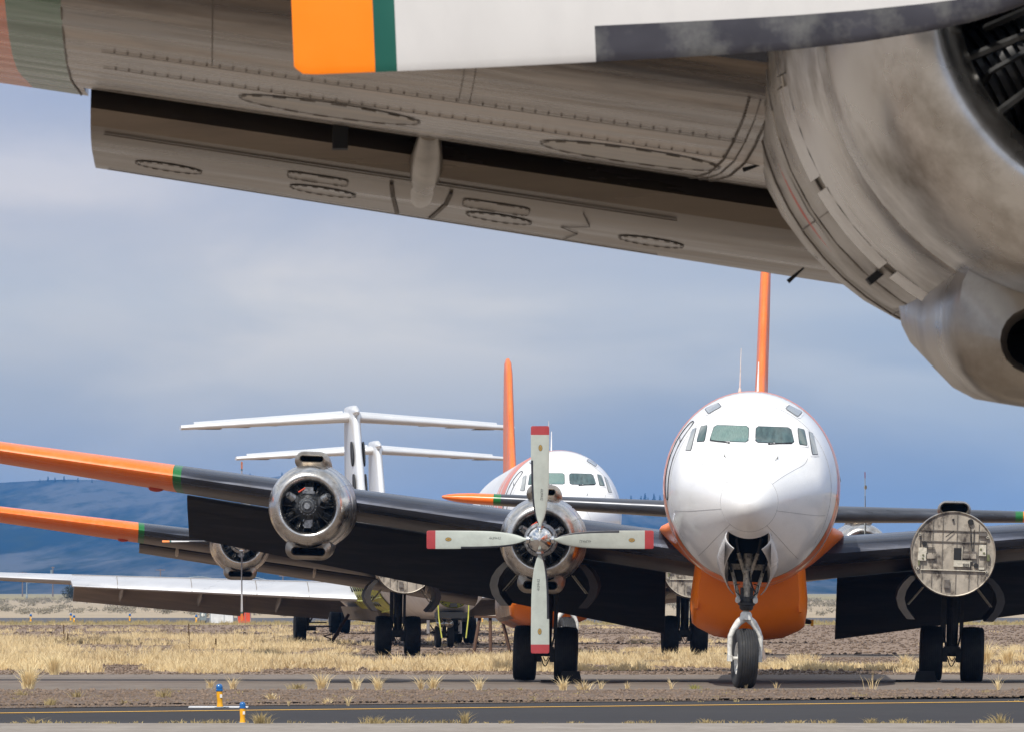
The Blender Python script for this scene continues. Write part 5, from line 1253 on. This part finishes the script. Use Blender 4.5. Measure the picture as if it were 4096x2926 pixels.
    def jf(sgn):
        mb = MB(); rings = []
        for x in (1.9, 4.6, 4.62, 7, 10.1):
            y0 = wle(x) + wc(x) * .70; z0 = wz(x) - .16; c = wc(x) * .26; a = R(30 if x > 4.61 else 24)
            r = [(sgn * x, y0 + (f * math.cos(a)) * c, z0 - f * math.sin(a) * c + t) for f, t in ((0, .05), (.3, .12), (1, .02), (1, -.01), (.3, -.06), (0, -.04))]; rings.append(r if sgn < 0 else list(reversed(r)))
        mb.loft(rings, cap0=True, cap1=True); return mb.mesh('flap', ['jet_flap'], 50)
    def jfair(sgn, x):
        mb = MB(); y0 = wle(x) + wc(x) * .5; z0 = wz(x) - .25; mb.loft([[(sgn * x + .07 * k * math.sin(a), y0 + dy, z0 + dz + .16 * k * math.cos(a)) for a in [2 * math.pi * q / 10 for q in range(10)]] for dy, dz, k in ((0, .05, .1), (.4, -.02, .8), (1.3, -.15, 1), (2.2, -.35, .7), (2.6, -.45, .15))], cap0=True, cap1=True); return mb.mesh('flap_track_fairing', ['jet_white'], 50)
    def seam(sgn):
        mb = MB()
        for x in (3.0, 4.6, 6.6, 8.9): mb.path([(sgn * x, wle(x) - .25 + f * wc(x), wz(x) + (.72 - .036 * (x - 1.5)) * interp(UP, f) - .18 * max(0, 1 - f / .14) + .004) for f in (0, .03, .07, .13)], .012, 4)
        mb.path([(sgn * x, wle(x) - .25 + .14 * wc(x), wz(x) + (.72 - .036 * (x - 1.5)) * interp(UP, .14) + .004) for x in (1.6, 4, 6, 8, 10.3)], .01, 4); return mb.mesh('slat_joint', ['seam_dark'])
    for s_ in (-1, 1):
        w = link('wing', cached(('jw', s_), lambda: jw(s_)), rt); link('flap', cached(('jf', s_), lambda: jf(s_)), w); link('slat_joint', cached(('js', s_), lambda: seam(s_)), w)
        for x in (3.6, 6.1, 8.6): link('flap_track_fairing', cached(('jt', s_, x), lambda: jfair(s_, x)), w)
    # engines gone: stub pylons
    # fin
    def jfin():
        mb = MB(); rings = []
        for z, le, te, t in ((3.6, 29.5, 37.5, .44), (4.5, 30.6, 37.7, .42), (6, 32.0, 38.0, .40), (7.4, 33.2, 38.2, .38), (7.8, 33.4, 38.3, .37), (7.95, 33.8, 38.0, .2)):
            c = te - le; r = [(t * interp([(0, 0), (.01, .22), (.03, .32), (.07, .42), (.15, .49), (.3, .5), (.5, .45), (.75, .25), (1, .03)], f), le + f * c, z) for f in (0, .01, .03, .07, .15, .3, .5, .75, 1)]
            r += [(-p[0], p[1], p[2]) for p in reversed(r[1:-1])]; rings.append(r)
        mb.loft(rings, cap0=True, cap1=True); mb.lathe([(32.9, .001), (33.0, .06), (33.2, .11), (33.8, .15), (36, .16), (38.6, .03)], (0, 0, 7.72), 20); return mb.mesh('tail_fin', ['alu_bright'], 60)
    fi = link('tail_fin', cached('jfin', jfin), rt)
    if holes:
        for s_ in (-1, 1):
            for z in (5.2, 6.3):
                mb = MB(); n = 16; y = 31.9 + (z - 5.2) * .75; mb.loft([[(s_ * (.18 + k), y + .35 * math.sin(a) + .25 * math.cos(a), z + .42 * math.cos(a)) for a in [2 * math.pi * q / n for q in range(n)]] for k in (0, .045)], cap0=True, cap1=True); link('missing_panel', mb.mesh('missing_panel', ['black']), fi)
    def jt(sgn, elev):
        mb = MB(); rings = []
        for x in (.15, 1, 2.5, 4, 5.2, 5.7):
            le = 33.9 + .42 * x; c = (3.0 - .3 * x) * (.72 if not elev else .3); t = .30 - .028 * x; z = 7.55 - .055 * x
            if not elev: r = [(sgn * x, le + f * c, z + t * v) for f, v in ((0, 0), (.02, .35), (.1, .6), (.4, .7), (1, .35), (1, -.3), (.4, -.5), (.1, -.42), (.02, -.25))]
            else:
                if x > 5.3: continue
                y0 = le + (3.0 - .3 * x) * .72; r = [(sgn * x, y0, z + .1), (sgn * x, y0 + c, z + .30 - .02 * x), (sgn * x, y0 + c, z + .27 - .02 * x), (sgn * x, y0, z - .06)]
            rings.append(r if sgn > 0 else list(reversed(r)))
        mb.loft(rings, cap0=True, cap1=True)
        if not elev:
            for k in range(5): mb.box((sgn * (.9 + .95 * k), 34.9 + .42 * (.9 + .95 * k), 7.47 - .055 * (.9 + .95 * k)), (.75, 1.2, .02), 1)
        return mb.mesh('tailplane' if not elev else 'elevator', ['alu_bright', 'wing_under_dark'], 50)
    for s_ in (-1, 1):
        t = link('tailplane', cached(('jt', s_, 0), lambda: jt(s_, 0)), rt); link('elevator', cached(('jt', s_, 1), lambda: jt(s_, 1)), t)
    # gear
    def mleg():
        mb = MB(); mb.tube((0, 0, 1.6), (0, 0, .45), .10, .08, 12); mb.tube((-.3, 0, .48), (.3, 0, .48), .06, .06, 10); mb.tube((0, 0, 1.0), (.7, .1, 1.7), .05, .05, 8); mb.tube((.1, -.1, .7), (.5, .0, 1.5), .03, .03, 8); mb.box((.35, 0, .55), (.9, .06, .05)); mb.box((.25, .05, .68), (.8, .05, .04)); mb.box((.05, .1, .9), (.12, .1, .4)); return mb.mesh('main_gear_leg', ['gear'], 40)
    for s_ in (-1, 1):
        g = link('main_gear_leg', cached('jml', mleg), rt, (s_ * 2.54, 22.9, 0), (0, 0, 0 if s_ < 0 else math.pi))
        for q in ((-1,) if s_ < 0 and holes else (-1, 1)): wheel(rt, (s_ * 2.54 + q * .22, 22.9, .50), .50, .38, 'jm')
    def nleg():
        mb = MB(); mb.tube((0, 0, 1.0), (0, 0, .35), .07, .06, 12); mb.tube((-.25, 0, .33), (.25, 0, .33), .04, .04, 8); mb.box((0, -.05, .46), (.9, .05, .05)); mb.tube((0, 0, .9), (0, .8, 1.2), .03, .03, 8)
        for s_ in (-1, 1): mb.box((s_ * .48, 0, .62), (.03, .7, .4), 1); mb.tube((s_ * .3, 0, .5), (s_ * .48, 0, .75), .02, .02, 6)
        return mb.mesh('nose_gear', ['gear', 'jet_white'], 40)
    if front:
        g = link('nose_gear', cached('jnl', nleg), rt, (0, 3.6, 0))
        for q in (-1, 1):
            wheel(g, (q * .19, 0, .33), .33, .18, 'jn')
            def lamp():
                mb = MB(); mb.lathe([(-.14, .001), (-.13, .07), (-.11, .095), (-.10, .105)], n=18, mi=0); mb.lathe([(-.11, .105), (-.10, .125), (.0, .10), (.06, .03)], n=18, mi=1); return mb.mesh('landing_light', ['lamp_glass', 'alu'], 40)
            link('landing_light', cached('jl', lamp), g, (q * .135, -.1, .72))
    return rt
jet('silver winged jet with nose cone removed, green bulkhead showing and holes in the tail', (-1.65, 241.5, 0), R(6.2), True, True)
jet('farther silver T-tailed jet, only its smaller tail showing behind the first one', (-1.95, 306, 0), R(6.2), False, False)
x, d = G(356, 640); mb = MB(); mb.tube((0, 0, .05), (.55, .3, .95), .06, .05, 8); mb.tube((-.1, 0, .1), (.25, .1, .3), .02, .02, 6); mb.tube((-.25, 0, .25), (.1, .0, .12), .02, .02, 6); mb.tube((-.25, 0, .25), (.05, .05, .32), .02, .02, 6)
tag(link('tow_bar', mb.mesh('tow_bar', ['plank']), None, (x - .5, d - 15, 0)), 'rusty tow bar leaning in the grass left of the jet nose wheels', 'tow bar')

# loose stones on the gravel (uncountable)
def stones(name, n0, y0, y1, hw, s0, s1, m, dens=None):
    D = RNG.uniform(y0, y1, n0); X = RNG.uniform(-1, 1, n0) * hw(D)
    k = np.array([fe(x) < d for x, d in zip(X, D)]) if y0 < 140 else np.ones(n0, bool); X, D = X[k], D[k]; N = len(X)
    s_ = (s0 + (s1 - s0) * RNG.random(N) ** 3)[:, None, None]
    base = np.array([[1, 0, 0], [0, 1, 0], [-1, 0, 0], [0, -1, 0], [0, 0, .75], [0, 0, -.4]], float)[None] * RNG.uniform(.6, 1.3, (N, 6, 1))
    a = RNG.uniform(0, 6.28, N); c, t = np.cos(a), np.sin(a); V = base * s_; V = np.stack([V[:, :, 0] * c[:, None] - V[:, :, 1] * t[:, None] + X[:, None], V[:, :, 0] * t[:, None] + V[:, :, 1] * c[:, None] + D[:, None], V[:, :, 2] + s_[:, :, 0] * .15], 2)
    tr = np.array([(0, 1, 4), (1, 2, 4), (2, 3, 4), (3, 0, 4), (1, 0, 5), (2, 1, 5), (3, 2, 5), (0, 3, 5)]); F_ = (tr[None] + (np.arange(N) * 6)[:, None, None]).reshape(-1)
    me = bpy.data.meshes.new(name); me.vertices.add(N * 6); me.vertices.foreach_set('co', V.ravel()); me.loops.add(len(F_)); me.loops.foreach_set('vertex_index', F_); me.polygons.add(N * 8)
    me.polygons.foreach_set('loop_start', np.arange(N * 8) * 3); me.polygons.foreach_set('loop_total', np.full(N * 8, 3)); me.materials.append(M[m]); me.update(calc_edges=True); tag(link(name, me), kind='stuff')
M['stones'] = straw('mixed stones', (.25, .18, .13), (.34, .25, .19), (.12, .088, .066))
stones('gravel_stones', 26000, 117, 139.8, lambda D: D * .067 + 1, .012, .055, 'stones')
stones('dirt_stones', 16000, 165, 208, lambda D: D * .067 + 1, .015, .06, 'stones')
stones('field_stones', 12000, 218, 405, lambda D: D * .066 + 1, .03, .09, 'stones')
# ------------------------------------------------------------------ haze: the air between here and the blue hills
mb = MB(); mb.box((0, 5900, 68), (17000, 12300, 146))
hz = link('haze', mb.mesh('haze', [])); tag(hz, kind='stuff')
hm = bpy.data.materials.new('pale air'); hm.use_nodes = True; hn, hl = hm.node_tree.nodes, hm.node_tree.links
hn.remove(hn['Principled BSDF']); pv = hn.new('ShaderNodeVolumePrincipled'); pv.inputs['Color'].default_value = (.16, .45, 1.0, 1); pv.inputs['Density'].default_value = 6.5e-5; pv.inputs['Anisotropy'].default_value = 0.0
hl.new(pv.outputs[0], hn['Material Output'].inputs['Volume']); hz.data.materials.append(hm)
